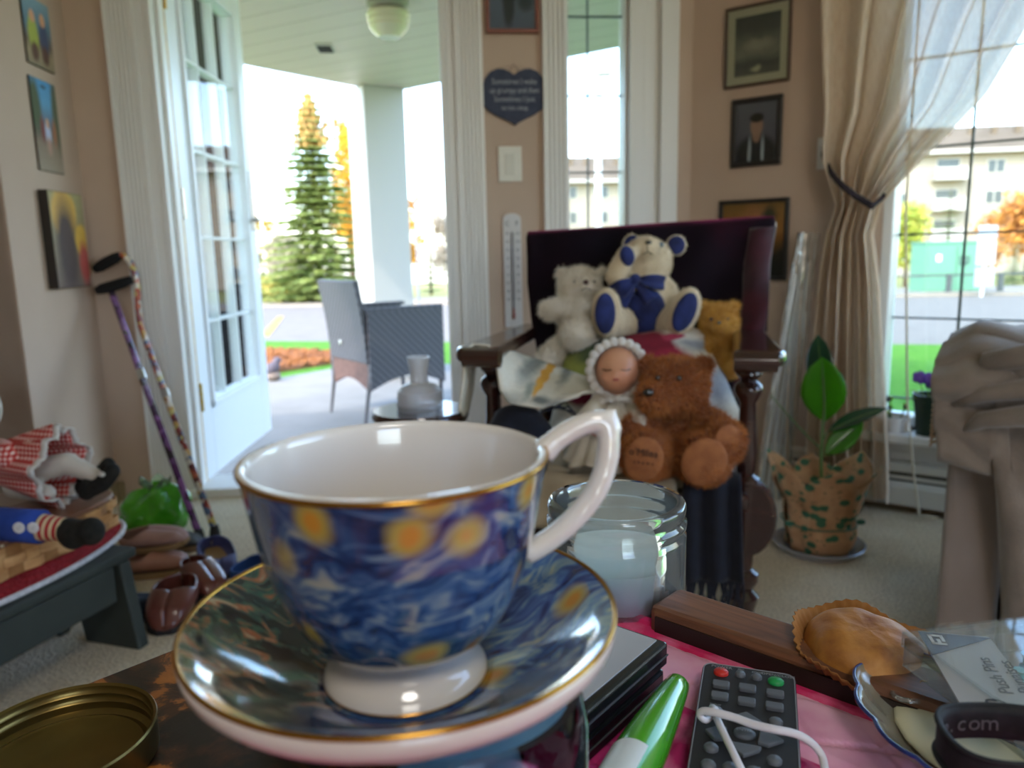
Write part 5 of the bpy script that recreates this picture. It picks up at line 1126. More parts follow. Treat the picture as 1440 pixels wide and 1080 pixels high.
# ------------------------------------------------------------ pink quilt runner
qt = thing('quilted_runner', 'pink quilted table runner with a hot pink border', 'runner', M=MT)
qa = tl(920, 890); yq = qa.y; xq = tl(900, 905).x
m_qb = mat('quilt_hot_pink', 'cc2460', .9, c2='e47aa0', sc=45, lo=.45, hi=.75); m_qp = mat('quilt_pale_pink', 'd98fb2', .9, c2='ecb6ce', sc=30, lo=.3, hi=.7); m_qm = mat('quilt_magenta', 'c42c74', .9, c2='e48ab4', sc=40, lo=.5, hi=.7); 
x0, x1 = xq-.03, .72
def qgrid(xa, xb, ya, yb, nx, ny, hh_=.006):
    def f(u, v):
        x, y = xa+(xb-xa)*u, ya+(yb-ya)*v
        d1 = abs(((x+y)/.045) % 1-.5)*2; d2 = abs(((x-y*1.9)/.085) % 1-.5)*2; eg = min(1, 10*min(u, 1-u)*((xb-xa)/.06), 10*min(v, 1-v)*(abs(yb-ya)/.06))
        return Vector((x, y, ZT+.0026+hh_*min(1, 12*(1-d2)+.05, 9*(1-d1)+.35)*.55*min(1, max(.25, eg))+.001))
    return MB().grid(f, nx, ny, th=-.0)
def slab(mb, name, mt):
    o = mb.build(name, mt, qt, smooth='all'); return o
MB().tube([(x0, yq, ZT+.005), (x1, yq, ZT+.005)], .0055, 8, flat=.8).build('border', m_qb, qt, smooth=True)
MB().box(((x0+x1)/2, yq-.008, ZT+.0035), (x1-x0, .013, .006)).build('border', m_qb, qt, bevel=.002)
MB().box(((x0+x1)/2, yq-.2, ZT+.0015), (x1-x0, .38, .003)).build('backing', m_qb, qt)
row = .052
for r_ in range(5):
    ya = yq-.014-r_*row
    for k in range(9):
        xa = x0+k*.1; xb = min(x1, xa+.1)
        slab(qgrid(xa, xb, ya, ya-row, 48, 26), 'patch', m_qp if r_ == 0 or (r_+k) % 3 == 0 else m_qm)
ZQ = ZT+.0072
# ------------------------------------------------------------ candle jar
cj = PZ(866, 888, ZT); cdir = Vector((cj.x, cj.y, 0)).normalized(); rj = .0495
cjc = cj+cdir*rj*.98
cn = thing('candle_jar', 'clear glass jar candle with pale wax at the table edge', 'candle', (cjc.x, cjc.y, ZT))
hj = .076
m_jar = clear('jar_glass', 'f4fafa', 1.1, .01, 1.5, .12, 'f4fafa')
out = [(0, .0), (rj*.9, 0), (rj*.97, .003), (rj, .01), (rj, hj*.66), (rj*1.0, hj*.69), (rj*.96, hj*.72), (rj*.96, hj*.755), (rj*1.005, hj*.78), (rj*1.005, hj*.82), (rj*.965, hj*.84), (rj*.965, hj*.87), (rj*.99, hj*.89), (rj*.99, hj*.975), (rj*.965, hj), (rj*.86, hj), (rj*.835, hj*.97), (rj*.83, hj*.88), (rj*.85, hj*.8), (rj*.9, hj*.7), (rj*.93, hj*.6), (rj*.93, .008), (rj*.8, .005), (0, .005)]
MB().lathe(out, 96).build('jar', m_jar, cn, smooth=60)
zw = hj*.47
def wax_mat():
    M_, t, b = newmat('candle_wax'); b.inputs['Base Color'].default_value = hx('cfd4d4'); b.inputs['Roughness'].default_value = .35; b.inputs['Subsurface Weight'].default_value = .4; b.inputs['Subsurface Radius'].default_value = (.01, .01, .01); b.inputs['Subsurface Scale'].default_value = 1
    g = nd(t, 'SeparateXYZ', {0: nd(t, 'TexCoord').outputs['Generated']}); t.links.new(ramp(t, g.outputs[2], [(0, hx('c9a8ba')), (.25, hx('c6b6c4')), (.7, hx('c9c9d0')), (1, hx('d2dad8'))]), b.inputs['Base Color']); return M_
MB().lathe([(0, .0056), (rj*.79, .0056), (rj*.922, .0085), (rj*.922, zw), (rj*.86, zw-.002), (0, zw-.003)], 64).build('wax', wax_mat(), cn, smooth=60)
# ------------------------------------------------------------ glass jar under the saucer
CX, CY = -.0393, .2445
jb = thing('blue_glass_jar', 'clear jar of pale blue filling under the saucer', 'jar', (CX+.017, CY+.004, ZT))
hb_ = .098; rb_ = .047
MB().lathe([(0, 0), (rb_*.92, 0), (rb_, .006), (rb_, hb_-.012), (rb_*.96, hb_-.004), (rb_*.94, hb_), (rb_*.88, hb_), (rb_*.9, hb_-.01), (rb_*.93, hb_-.016), (rb_*.93, .008), (0, .006)], 64).build('glass', clear('jar_glass_blue', 'dcecf0', 1.2, .02, 1.5), jb, smooth=50)
MB().lathe([(0, .0065), (rb_*.9, .0085), (rb_*.9, hb_*.82), (0, hb_*.82)], 48).build('filling', mat('blue_filling', '6f94ae', .5, c2='8fb0c4', sc=14), jb, smooth=40)
# ------------------------------------------------------------ saucer and tea cup
def swirl(name, cyl=False):
    """abstract brushed blue glaze with ochre spots"""
    M_, t, b = newmat(name); v = coord(t, scale=(1, 1, 1))
    n0 = nd(t, 'TexNoise', {'Vector': v, 'Scale': 22, 'Detail': 2, 'Distortion': .6})
    off = nd(t, 'VectorMath', {0: nd(t, 'VectorMath', {0: n0.outputs['Color'], 1: (.5, .5, .5)}, operation='SUBTRACT').outputs[0], 'Scale': .05}, operation='SCALE').outputs[0]
    vv = nd(t, 'VectorMath', {0: v, 1: off}, operation='ADD').outputs[0]
    w = nd(t, 'TexNoise', {'Vector': nd(t, 'Mapping', {0: vv, 3: (1, 1, 3.2) if cyl else (1, 2.6, 1)}).outputs[0], 'Scale': 48, 'Detail': 6, 'Distortion': 1.2})
    big = nd(t, 'TexNoise', {'Vector': v, 'Scale': 19, 'Detail': 2})
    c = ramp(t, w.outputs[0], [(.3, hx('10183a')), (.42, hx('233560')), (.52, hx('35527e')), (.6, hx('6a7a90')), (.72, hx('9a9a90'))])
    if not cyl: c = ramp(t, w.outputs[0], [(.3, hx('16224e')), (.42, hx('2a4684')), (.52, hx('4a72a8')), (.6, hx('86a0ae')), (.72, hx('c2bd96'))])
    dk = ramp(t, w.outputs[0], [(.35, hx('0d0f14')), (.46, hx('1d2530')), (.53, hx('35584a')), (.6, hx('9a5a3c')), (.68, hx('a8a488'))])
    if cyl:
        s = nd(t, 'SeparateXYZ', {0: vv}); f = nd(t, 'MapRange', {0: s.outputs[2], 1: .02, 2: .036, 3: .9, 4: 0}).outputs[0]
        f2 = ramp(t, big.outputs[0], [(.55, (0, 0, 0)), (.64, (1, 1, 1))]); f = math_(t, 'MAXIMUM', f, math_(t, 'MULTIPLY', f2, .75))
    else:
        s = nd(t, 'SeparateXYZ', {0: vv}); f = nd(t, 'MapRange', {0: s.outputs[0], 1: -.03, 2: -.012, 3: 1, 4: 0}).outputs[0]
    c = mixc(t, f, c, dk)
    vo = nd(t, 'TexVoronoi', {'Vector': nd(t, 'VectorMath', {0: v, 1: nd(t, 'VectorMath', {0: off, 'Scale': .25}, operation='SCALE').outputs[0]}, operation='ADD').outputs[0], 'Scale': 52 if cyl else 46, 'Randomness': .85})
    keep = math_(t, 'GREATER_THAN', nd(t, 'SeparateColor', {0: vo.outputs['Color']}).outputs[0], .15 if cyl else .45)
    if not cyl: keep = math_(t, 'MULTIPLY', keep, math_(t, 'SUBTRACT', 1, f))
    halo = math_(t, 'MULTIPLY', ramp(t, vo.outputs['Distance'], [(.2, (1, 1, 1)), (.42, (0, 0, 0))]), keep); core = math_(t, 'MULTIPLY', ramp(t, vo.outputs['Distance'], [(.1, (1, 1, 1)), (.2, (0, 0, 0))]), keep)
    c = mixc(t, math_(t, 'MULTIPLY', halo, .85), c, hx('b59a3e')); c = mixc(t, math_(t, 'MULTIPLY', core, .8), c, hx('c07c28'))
    t.links.new(c, b.inputs['Base Color']); b.inputs['Roughness'].default_value = .12; b.inputs['Coat Weight'].default_value = 1; b.inputs['Coat Roughness'].default_value = .03; return M_
def smoothp(pr, n=6):
    o = []; 
    for i in range(len(pr)-1):
        p0, p1, p2, p3 = pr[max(i-1, 0)], pr[i], pr[i+1], pr[min(i+2, len(pr)-1)]
        for k in range(n):
            t = k/n; o.append(tuple(.5*((2*p1[j])+(-p0[j]+p2[j])*t+(2*p0[j]-5*p1[j]+4*p2[j]-p3[j])*t*t+(-p0[j]+3*p1[j]-3*p2[j]+p3[j])*t**3) for j in (0, 1)))
    return o+[pr[-1]]
m_por = mat('porcelain', 'dcd6d0', .12, coat=.8); m_gold = mat('gilt', 'b8873a', .22, 1); m_back = mat('porcelain_back', 'cfc0b8', .2, coat=.5)
ZSR = .7298; sc_ = thing('saucer', 'blue and ochre glazed saucer with a gilt rim', 'saucer', (CX, CY, ZSR))
rs_ = .0732
zf = -.0308
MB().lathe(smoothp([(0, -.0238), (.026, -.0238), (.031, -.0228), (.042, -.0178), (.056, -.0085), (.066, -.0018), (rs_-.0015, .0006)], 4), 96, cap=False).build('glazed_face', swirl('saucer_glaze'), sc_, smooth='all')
MB().lathe([(rs_-.0015, .0006), (rs_+.0002, -.0006), (rs_-.0006, -.0052), (.07, -.0085), (.062, -.0135), (.048, -.0225), (.041, -.0268), (.04, zf), (.037, zf), (.036, -.0268), (0, -.0265)], 96, cap=False).build('underside', m_back, sc_, smooth='all')
MB().tube([((rs_-.0006)*math.cos(a), (rs_-.0006)*math.sin(a), .0006) for a in np.linspace(0, 2*PI, 97)], .0009, 8, cap=False).build('gilt_rim', m_gold, sc_, smooth='all')
ZC = ZSR-.0238
cup = thing('tea_cup', 'porcelain tea cup with blue and ochre glaze on the saucer', 'cup', (CX, CY, ZC))
prof = [(.0225, .0135), (.030, .0175), (.0365, .026), (.0422, .039), (.0460, .053), (.0484, .066), (.0504, .0780)]
ps = smoothp(prof)
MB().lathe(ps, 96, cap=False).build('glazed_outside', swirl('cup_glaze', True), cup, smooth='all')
inner = [(r_-.0026 if z > .018 else max(0, r_-.004), z+.001) for r_, z in ps][::-1]
MB().lathe([(.0504, .0780), (.0499, .0792), (.0487, .0794)]+inner[1:]+[(0, .0155)], 96, cap=False).build('white_inside', m_por, cup, smooth='all')
MB().lathe(smoothp([(0, .001), (.025, .001), (.0265, .0), (.0285, .0012), (.0275, .0045), (.0245, .0085), (.0228, .0137)], 4), 64, cap=False).build('foot', m_por, cup, smooth='all')
MB().tube([(.0504*math.cos(a), .0504*math.sin(a), .0782) for a in np.linspace(0, 2*PI, 97)], .0009, 8, cap=False).build('gilt_rim', m_gold, cup, smooth='all')
MB().tube([(.0282*math.cos(a), .0282*math.sin(a), .0012) for a in np.linspace(0, 2*PI, 65)], .0006, 6, cap=False).build('gilt_rim', m_gold, cup, smooth='all')
co_ = Vector((CX, CY, ZC)); hdp = .262
hp_ = [(762, 640), (772, 628), (790, 613), (815, 599), (838, 592), (851, 596), (856, 612), (855, 640), (848, 668), (836, 694), (818, 718), (794, 742), (768, 762), (738, 780)]
hpw = smoothp([(float(x), float(y)) for x, y in hp_], 4)
mb = MB(); mb.tube([P(x, y, hdp)-co_ for x, y in hpw], [.0041 if i > 4 else .0046 for i in range(len(hpw))], 14, flat=1.0)
mb.tube([P(838, 594, hdp)-co_, P(854, 588, hdp)-co_, P(863, 578, hdp)-co_], [.004, .0036, .0014], 12).ell(P(863, 578, hdp)-co_, .0014).tube([P(863, 580, hdp)-co_, P(864, 600, hdp)-co_, P(860, 630, hdp)-co_], [.0012, .0028, .0025], 10)
blob('handle', mb, .0011, m_por, cup, 5)
# ------------------------------------------------------------ disc cases, marker, remote, cord
def framep(o, x, z=UP): return FR(o, x, z)
dv0 = PZ(940, 905, .634); da = (PZ(830, 1000, .634)-dv0); da.z = 0; da.normalize()
db = UP.cross(da); 
if db.y < 0: db = -db
m_case = mat('case_black', '121316', .25, coat=.3); m_sil = mat('case_silver', '9a9a9e', .35, c2='b0b0b2', sc=6)
for k, (zz0, off) in enumerate(((ZQ, .004), (ZQ+.0145, 0))):
    o = thing('disc_case', ['black plastic disc case under the grey-topped one', 'disc case with a grey cover lying on the black one'][k], 'disc case', M=FR(Vector((dv0.x, dv0.y, zz0))+da*off-db*0, da, UP))
    s_ = 1 if (UP.cross(da)).dot(db) > 0 else -1
    MB().box((.0675, s_*.095, .0069), (.135, .19, .0134)).build('case', m_case, o, bevel=.002)
    MB().box((.0675, s_*.0965, .0139), (.128, .182, .0008)).build('cover_sheet', m_sil if k else m_case, o)
    MB().box((.0675, 0, .0069), (.129, .0012, .010)).build('spine', m_case, o)
    MB().box((.0675, s_*(-.0008), .0069), (.131, .0006, .0008)).build('seam', m_steel if False else mat('case_seam', '4a4b50', .3) if 'case_seam' not in bpy.data.materials else bpy.data.materials['case_seam'], o)
g0, g1 = PZ(953, 962, ZQ+.012), PZ(884, 1090, ZQ+.014); gd = (g1-g0); gl_ = gd.length*1.25
mk = thing('green_marker', 'glossy lime green marker lying by the remote', 'marker', M=FR(g0, gd, UP) @ Matrix.Rotation(R(90), 4, 'Y'))
m_gm = mat('marker_green', '3f8f1c', .18, c2='4a9e22', sc=8, coat=.7)
MB().lathe([(0, 0), (.0058, 0), (.0066, .0012), (.0075, .01), (.0098, .035), (.0116, .06), (.0122, .08), (.0122, gl_), (0, gl_)], 32).build('barrel', m_gm, mk, smooth=40)
MB().lathe([(0, -.004), (.0009, -.004), (.0012, .001), (0, .001)], 10, Matrix.Translation((.004, 0, 0))).build('clip_tip', m_steel, mk)
MB().lathe([(.0123, .074), (.0123, gl_*.98)], 32, cap=False, ang=2.2, M=Matrix.Rotation(R(150), 4, 'Z')).build('label_band', mat('marker_label', 'c9ccc8', .4), mk, smooth='all')
# remote
zr = ZQ; zrt = zr+.0125
rTL, rTR, rBL = PZ(989, 929, zrt), PZ(1119, 948, zrt), PZ(962, 1110, zrt)
rxv = (rTR-rTL); rxv.z = 0; wr_ = rxv.length
MRm = FR((rTL.x, rTL.y, zr), rxv, UP); MRmi = MRm.inverted()
rm = thing('remote_control', 'black remote control with grey, red and green buttons', 'remote', M=MRm)
m_rem = mat('remote_black', '1e1f23', .45, c2='26272b', sc=30); m_bg = mat('remote_button_grey', '5b5e63', .5); 
lr_ = .155
def rr_rect(x0, y0, x1, y1, r_, n=5):
    o = []
    for cx, cy, a0 in ((x1-r_, y1-r_, 0), (x0+r_, y1-r_, PI/2), (x0+r_, y0+r_, PI), (x1-r_, y0+r_, 3*PI/2)):
        for k in range(n+1): a = a0+PI/2*k/n; o.append((cx+r_*math.cos(a), cy+r_*math.sin(a)))
    return o
body = rr_rect(0, -lr_, wr_, 0, .005)
MB().prism(body, .0122).build('case', m_rem, rm, bevel=.0015)
m_lin = mat('remote_line', '8d9096', .4)
MB().tube([(x*.965+wr_*.0175, y*.985-.0012, .0123) for x, y in body+[body[0]]], .0003, 5, cap=False).build('trim_line', m_lin, rm)
def rb(x, y): p = MRmi @ PZ(x, y, zrt+.001); return p
def btn(x, y, w, h, mt, kind='r', name='button'):
    p = rb(x, y); M0 = Matrix.Translation((p.x, p.y, .012))
    if kind == 'o':
        o = MB().lathe([(0, 0), (w, 0), (w, .0014), (w*.8, .0023), (0, .0027)], 20, M0 @ Matrix.Diagonal((1, h/w, 1, 1))).build(name, mt, rm, smooth=50)
    elif kind == 'r': o = MB().prism(rr_rect(-w, -h, w, h, .0012), .0024, M=M0).build(name, mt, rm, bevel=.0005)
    else: o = MB().prism(kind, .0022, M=M0).build(name, mt, rm, bevel=.0006)
    return o
m_rd = mat('remote_red', 'c02a20', .4); m_gn = mat('remote_green', '1f8f48', .4)
btn(1014, 944, .0040, .0036, m_rd, 'o', 'power_button'); btn(1091, 957, .0042, .0036, m_gn, 'o', 'open_button')
for x, y in ((1041, 947), (1064, 951)): btn(x, y, .0028, .0026, m_bg, 'o')
for x, y in ((1014, 962), (1012, 978), (1051, 967), (1050, 986), (1090, 975), (1089, 993)): btn(x, y, .0044, .0028, m_bg)
for x, y in ((1007, 998), (1091, 1014), (1000, 1050), (1089, 1068), (996, 1074), (1027, 1078), (1060, 1084)): btn(x, y, .0034, .0032, m_bg, 'o')
btn(1047, 1030, .0052, .0042, m_bg, 'o', 'enter_button')
btn(1049, 1009, 0, 0, m_bg, [(-.008, -.002), (0, .0045), (.008, -.002), (.005, -.004), (-.005, -.004)], 'arrow_button')
btn(1046, 1052, 0, 0, m_bg, [(-.008, .003), (-.004, .003), (.004, .003), (.008, .003), (.007, 0), (0, -.006), (-.007, 0)], 'arrow_button')
btn(1081, 1038, 0, 0, m_bg, [(-.004, .004), (.0, .005), (.007, 0), (.0, -.006), (-.005, -.005)], 'arrow_button')
btn(1012, 1030, 0, 0, m_bg, [(.003, .005), (-.002, .004), (-.007, 0), (-.002, -.006), (.004, -.004)], 'arrow_button')
for s_, x, y, z_ in (('POWER', 1015, 935, .0026), ('OPEN/CLOSE', 1094, 947, .0024), ('PBC', 1042, 939, .0016), ('ZOOM', 1065, 943, .0016), ('STEP', 1062, 1076, .0018), ('SLOW', 1006, 987.5, .0016)):
    p = rb(x, y); text('lettering', s_, z_*1.25, m_lin, rm, Matrix.Translation((p.x, p.y, .01225)), .00006)
p = rb(1047, 1030); text('lettering', 'ENTER', .0026, m_lin, rm, Matrix.Translation((p.x, p.y, .0147)), .00008)
p = rb(1014, 943); text('lettering', 'I', .003, m_lin, rm, Matrix.Translation((p.x, p.y, .0147)), .00008)
# white flat cord looped over the remote
wc = thing('charging_cable', 'flat white cable looped over the remote control', 'cable', (0, 0, 0))
zc_ = zrt+.0065
m_wc = mat('cord_white', 'cfc9cc', .5)
def cpts(l, z): return [PZ(x, y, z+dz) for x, y, dz in l]
wc.location = cpts([(985, 1004, 0)], zr)[0]; Lw = Vector(wc.location)
c1 = [(1006, 996, 0), (994, 1012, .0), (986, 1009, .002), (984, 1003, .004), (992, 1000, .006), (1010, 1003, .007), (1035, 1010, .0065), (1060, 1019, .006), (1090, 1026, .006), (1115, 1031, .004), (1135, 1040, .001), (1150, 1054, -.003), (1158, 1070, -.006), (1162, 1100, -.0075)]
cs = smoothp([(a, b2) for a, b2, _ in c1], 4); dz = smoothp([(float(i), d) for i, (_, _, d) in enumerate(c1)], 4)
MB().tube([PZ(x, y, zc_+d[1])-Lw for (x, y), d in zip(cs, dz)], .0019, 10, flat=.8, up=(0, 0, 1)).build('strand', m_wc, wc, smooth='all')
c2 = [(1002, 994, -.001), (1008, 1010, .001), (1018, 1032, .001), (1030, 1056, 0), (1046, 1090, -.002)]
MB().tube([PZ(x, y, zc_+d)-Lw for x, y, d in c2], .0018, 10, flat=.8, up=(0, 0, 1)).build('strand', m_wc, wc, smooth='all')
# ------------------------------------------------------------ muffin
mf0 = PZ(1208, 958, ZT+.008); mfd = Vector((mf0.x, mf0.y, 0)).normalized()
MM = FR(mf0+mfd*.012, (.95, -.25, 0), UP) @ Euler((R(12), R(4), 0)).to_matrix().to_4x4()
mf = thing('muffin', 'golden brown muffin lying on its side by the wooden edge', 'muffin', M=MM)
def muf(u, v):
    a = u*2*PI; t = v*PI/2; cc_ = math.cos(t); r0 = .029*cc_**.55*(1+.05*math.sin(3*a+1)+.02*math.sin(7*a+4*v)); z = .012+.018*math.sin(t)*(1+.07*cc_*math.sin(3*a+v*5)+.04*cc_*math.sin(8*a-v*9))
    return Vector((r0*1.12*math.cos(a), r0*math.sin(a), z))
def crust():
    M_, t, b = newmat('muffin_crust'); n = nd(t, 'TexNoise', {'Vector': coord(t), 'Scale': 60, 'Detail': 5}); t.links.new(ramp(t, n.outputs[0], [(.3, hx('7a4620')), (.55, hx('a8702f')), (.75, hx('c08a48'))]), b.inputs['Base Color']); b.inputs['Roughness'].default_value = .55
    n2 = nd(t, 'TexVoronoi', {'Vector': coord(t), 'Scale': 110}); bump(t, b, n.outputs[0], .5, .003); return M_
MB().grid(muf, 72, 18, closed=True).build('crumb', crust(), mf, smooth='all')
def cupf(u, v):
    a = u*2*PI; r0 = (.0235+.0125*v)*(1+.022*math.cos(a*44)*1.0+.04*math.sin(3*a+1)*v); return Vector((r0*1.12*math.cos(a), r0*math.sin(a), .0+.02*v+.003*math.sin(5*a)*v))
MB().grid(cupf, 176, 5, closed=True, th=.0004).build('paper_case', mat('muffin_paper', 'c08a52', .8, c2='a8743c', sc=25, transl=.35), mf, smooth='all')
MB().lathe([(0, .001), (.022, .001), (.029, .013), (0, .013)], 40, Matrix.Diagonal((1.1, 1, 1, 1))).build('crumb_base', mat('muffin_base', 'a06c34', .9), mf)
# ------------------------------------------------------------ scalloped dish, push pin box, strap
zs1 = ZQ
sd0 = PZ(1345, 1030, zs1+.012)
sdh = thing('scalloped_dish', 'clear scalloped plastic dish with a blue rim', 'dish', (sd0.x, sd0.y, zs1))
def scal(u, v):
    a = u*2*PI; r0 = .012+.026*v; r0 *= 1+.06*abs(math.sin(a*6))*v; return Vector((r0*1.05*math.cos(a), r0*1.5*math.sin(a), .001+.019*v**2.2))
MB().grid(scal, 120, 12, closed=True, th=.0012).build('dish', clear('dish_plastic', 'f2f4f2', .8, .03, 1.5, .35, 'e2e2cc'), sdh, smooth='all')
MB().tube([scal(u, 1) for u in np.linspace(0, 1, 121)], .0011, 8, cap=False).build('blue_rim', clear('dish_rim', '6a86d8', 1.2, .05, 1.5, .55, '4a66c8'), sdh, smooth='all')
MB().prism([(.012*math.cos(a)*1.05, .018*math.sin(a)) for a in np.linspace(0, 2*PI, 33)[:-1]], .001).build('dish_base', bpy.data.materials['dish_plastic'], sdh)
MB().ell((.004, .004, .006), (.026, .038, .005)).build('cream_pad', mat('cream_pad', 'd9d6b8', .6), sdh, smooth='all')
ring = MB().tube([(-.006+.009*math.cos(a), .03+.006*math.sin(a), .013) for a in np.linspace(0, 2*PI, 40)], .0014, 8, cap=False).build('clear_ring', m_jar, sdh, smooth='all')
zb = zs1+.024; zbt = zb+.02
x0v = PZ(1272, 887, zbt); bxv = Vector((.985, .17, 0)).normalized()
MBX = FR((x0v.x, x0v.y, zb), bxv, UP); MBXi = MBX.inverted()
bp = thing('push_pin_box', 'clear hinged box of push pins with a printed card', 'box', M=MBX)
m_bxp = clear('box_plastic', 'f8fafa', .16, .02, 1.5, .015, 'e8ecec')
bw2, bd2, bh2, tk = .115, .085, .02, .0016
mb = MB().obox((0, -bd2, 0), (bw2, 0, 0), (0, bd2, 0), (0, 0, tk))
for a in ((0, -bd2, 0, tk, bd2), (bw2-tk, -bd2, 0, tk, bd2)): mb.obox((a[0], a[1], 0), (a[3], 0, 0), (0, a[4], 0), (0, 0, bh2-.004))
mb.obox((0, -bd2, 0), (bw2, 0, 0), (0, tk, 0), (0, 0, bh2-.004)).obox((0, -tk, 0), (bw2, 0, 0), (0, tk, 0), (0, 0, bh2-.004)); mb.build('base', m_bxp, bp, bevel=.0006)
mb = MB().obox((-.001, -bd2-.001, bh2-tk), (bw2+.002, 0, 0), (0, bd2+.002, 0), (0, 0, tk))
for a in ((-.001, -bd2-.001, .002, bd2+.002), (bw2-.001, -bd2-.001, .002, bd2+.002)): mb.obox((a[0], a[1], bh2-.009), (a[2], 0, 0), (0, a[3], 0), (0, 0, .008))
mb.obox((-.001, -bd2-.001, bh2-.009), (bw2+.002, 0, 0), (0, .002, 0), (0, 0, .008)).obox((-.001, -.001, bh2-.009), (bw2+.002, 0, 0), (0, .002, 0), (0, 0, .008)); mb.build('lid', m_bxp, bp, bevel=.0006)
for xh in (.02, .03): MB().tube([(xh, .002, bh2-.002), (xh+.008, .002, bh2-.002)], .0022, 10).build('hinge', m_bxp, bp)
def bx(x, y, z=bh2-.003): p = MBXi @ PZ(x, y, zb+z); return p
m_card = mat('card_grey', '9a958f', .6); zc2 = bh2-.0030
c0, c1_, c2_, c3 = bx(1292, 889), bx(1375, 874), bx(1500, 1010), bx(1385, 1050)
ex = (c3-c0); ex.z = 0; ex.normalize(); ey = Vector((-ex.y, ex.x, 0))
if ey.x < 0: ey = -ey
wc_ = (c1_-c0).dot(ey); 
MCd = FR((c0.x, c0.y, zc2), ex, UP)
sgn = 1 if (UP.cross(ex)).dot(ey) > 0 else -1
cdl = MB().box((.036, sgn*wc_/2, -.0004), (.075, wc_, .0008)).build('card', m_card, bp, M=MCd)
m_nav = mat('card_navy', '1c2136', .5)
MB().prism([(0, 0), (.024, 0), (0, sgn*wc_)], .0003).build('navy_corner', m_nav, bp, M=MCd @ Matrix.Translation((0, 0, .0001)))
m_wht = mat('print_white', 'c9c5be', .6)
# square G-like monogram and printed words
mb = MB(); s_ = .0016
for a, b2, c, d in ((.004, .003, .010, s_), (.004, .003, s_, .007), (.004, .0085, .0065, s_), (.0125, .003, s_, .007), (.0085, .0062, .005, s_)): mb.obox((a, sgn*b2, 0), (c, 0, 0), (0, sgn*d, 0), (0, 0, .0003))
mb.build('monogram', m_wht, bp, M=MCd @ Matrix.Translation((-.001, 0, .0006)))
m_pr = mat('print_black', '26262a', .6)
def ptxt(s, size, x, y, ang_=0):
    p = bx(x, y, zc2+.0006); text('lettering', s, size, m_pr, bp, Matrix.Translation((p.x, p.y, zc2+.0004)) @ Matrix.Rotation(math.atan2(ex.y, ex.x)+PI, 4, 'Z'), .0001, 'LEFT')
ptxt('Push Pins', .0085, 1418, 975); ptxt('Punaises', .0085, 1446, 975); ptxt('80', .0125, 1414, 1005)
for k in range(9):
    px_, py_ = .03+.008*k, -.018-.012*((k*7) % 5); c = ['2f8f8a', 'c9c6c0', '3a7a8e'][k % 3]
    MB().lathe([(0, .001), (.0034, .001), (.0034, .0022), (.0018, .003), (.0022, .0075), (.0032, .009), (0, .009)], 12, Matrix.Translation((px_-.012, py_, .001))).build('push_pin', mat('pin_'+c, c, .3) if 'pin_'+c not in bpy.data.materials else bpy.data.materials['pin_'+c], bp, smooth=40)
sp0 = PZ(1415, 1062, zbt+.006)
stp_ = thing('black_strap', 'looped black webbing strap with grey lettering', 'strap', (sp0.x, sp0.y, zbt+.001))
def strap(u, v):
    a = u*2*PI; return Vector((.027*math.cos(a)+.003*math.cos(2*a), .019*math.sin(a), .001+.0135*v+.0006*math.sin(3*a)))
m_sp = mat('webbing_black', '151517', .75, c2='1f1f22', sc=200)
MB().grid(strap, 80, 4, closed=True, th=.0018).build('webbing', m_sp, stp_, smooth='all')
for v in (0, 1): MB().tube([strap(u, v) for u in np.linspace(0, 1, 81)], .0011, 6, cap=False).build('edge_binding', m_sp, stp_, smooth='all')
for k, c in enumerate('are.com'):
    u = .60-.048*k+.0; u = .425-.036*k; p = strap(u, .5); a = u*2*PI; tx_ = (strap(u-.01, .5)-strap(u+.01, .5)); nin = Vector((-math.cos(a), -math.sin(a), 0))
    text('lettering', c, .0095, mat('strap_grey', '5e5e62', .7) if 'strap_grey' not in bpy.data.materials else bpy.data.materials['strap_grey'], stp_, FR(p+nin*.0024, tx_, nin), .0001)
# ------------------------------------------------------------ brass-coloured jar lid
jl_ = PZ(86, 1078, ZT)
jl = thing('jar_lid', 'gold-coloured metal jar lid lying open side up', 'lid', (jl_.x, jl_.y, ZT))
m_jl = mat('lid_gold', '7d6a3a', .32, .85, c2='6d5a30', sc=20); rl = .0455
MB().lathe([(0, 0), (rl*.96, 0), (rl, .002), (rl, .0165), (rl*1.01, .0175), (rl*.995, .0185), (rl*.965, .0175), (rl*.97, .015), (rl*.945, .0135), (rl*.97, .012), (rl*.97, .010), (rl*.945, .0085), (rl*.965, .007), (rl*.965, .004), (rl*.9, .0022), (rl*.84, .0034), (rl*.8, .0022), (0, .002)], 96).build('lid', m_jl, jl, smooth=50)
# ------------------------------------------------------------ rubber plant in wrapped pot
pb = PZ(1150, 772, 0); dp_ = (pb-CAM).dot(_F); kp = dp_/F_PX
pl_ = thing('rubber_plant', 'young rubber plant in leaf-printed kraft wrapping on a saucer', 'plant', (pb.x, pb.y, 0)); Mi = Matrix.Translation((-pb.x, -pb.y, 0))
def pp_(x, y, dd_=0): return Mi @ P(x, y, dp_+dd_)
MB().lathe([(0, 0), (50*kp, 0), (60*kp, 10*kp), (62*kp, 12*kp), (60*kp, 13*kp), (49*kp, 4*kp), (0, 4*kp)], 40).build('saucer', mat('saucer_grey', 'a8a8ac', .25, .3), pl_, smooth=True)
MB().lathe([(0, .008), (.07, .008), (.09, .15), (.095, .15), (.095, .165), (.085, .165), (.08, .14), (0, .138)], 28).build('nursery_pot', m_blk, pl_, smooth=True)
MB().lathe([(0, .142), (.079, .143)], 24, cap=False).build('soil', mat('soil', '2a211b', 1, c2='3d3028', sc=60), pl_)
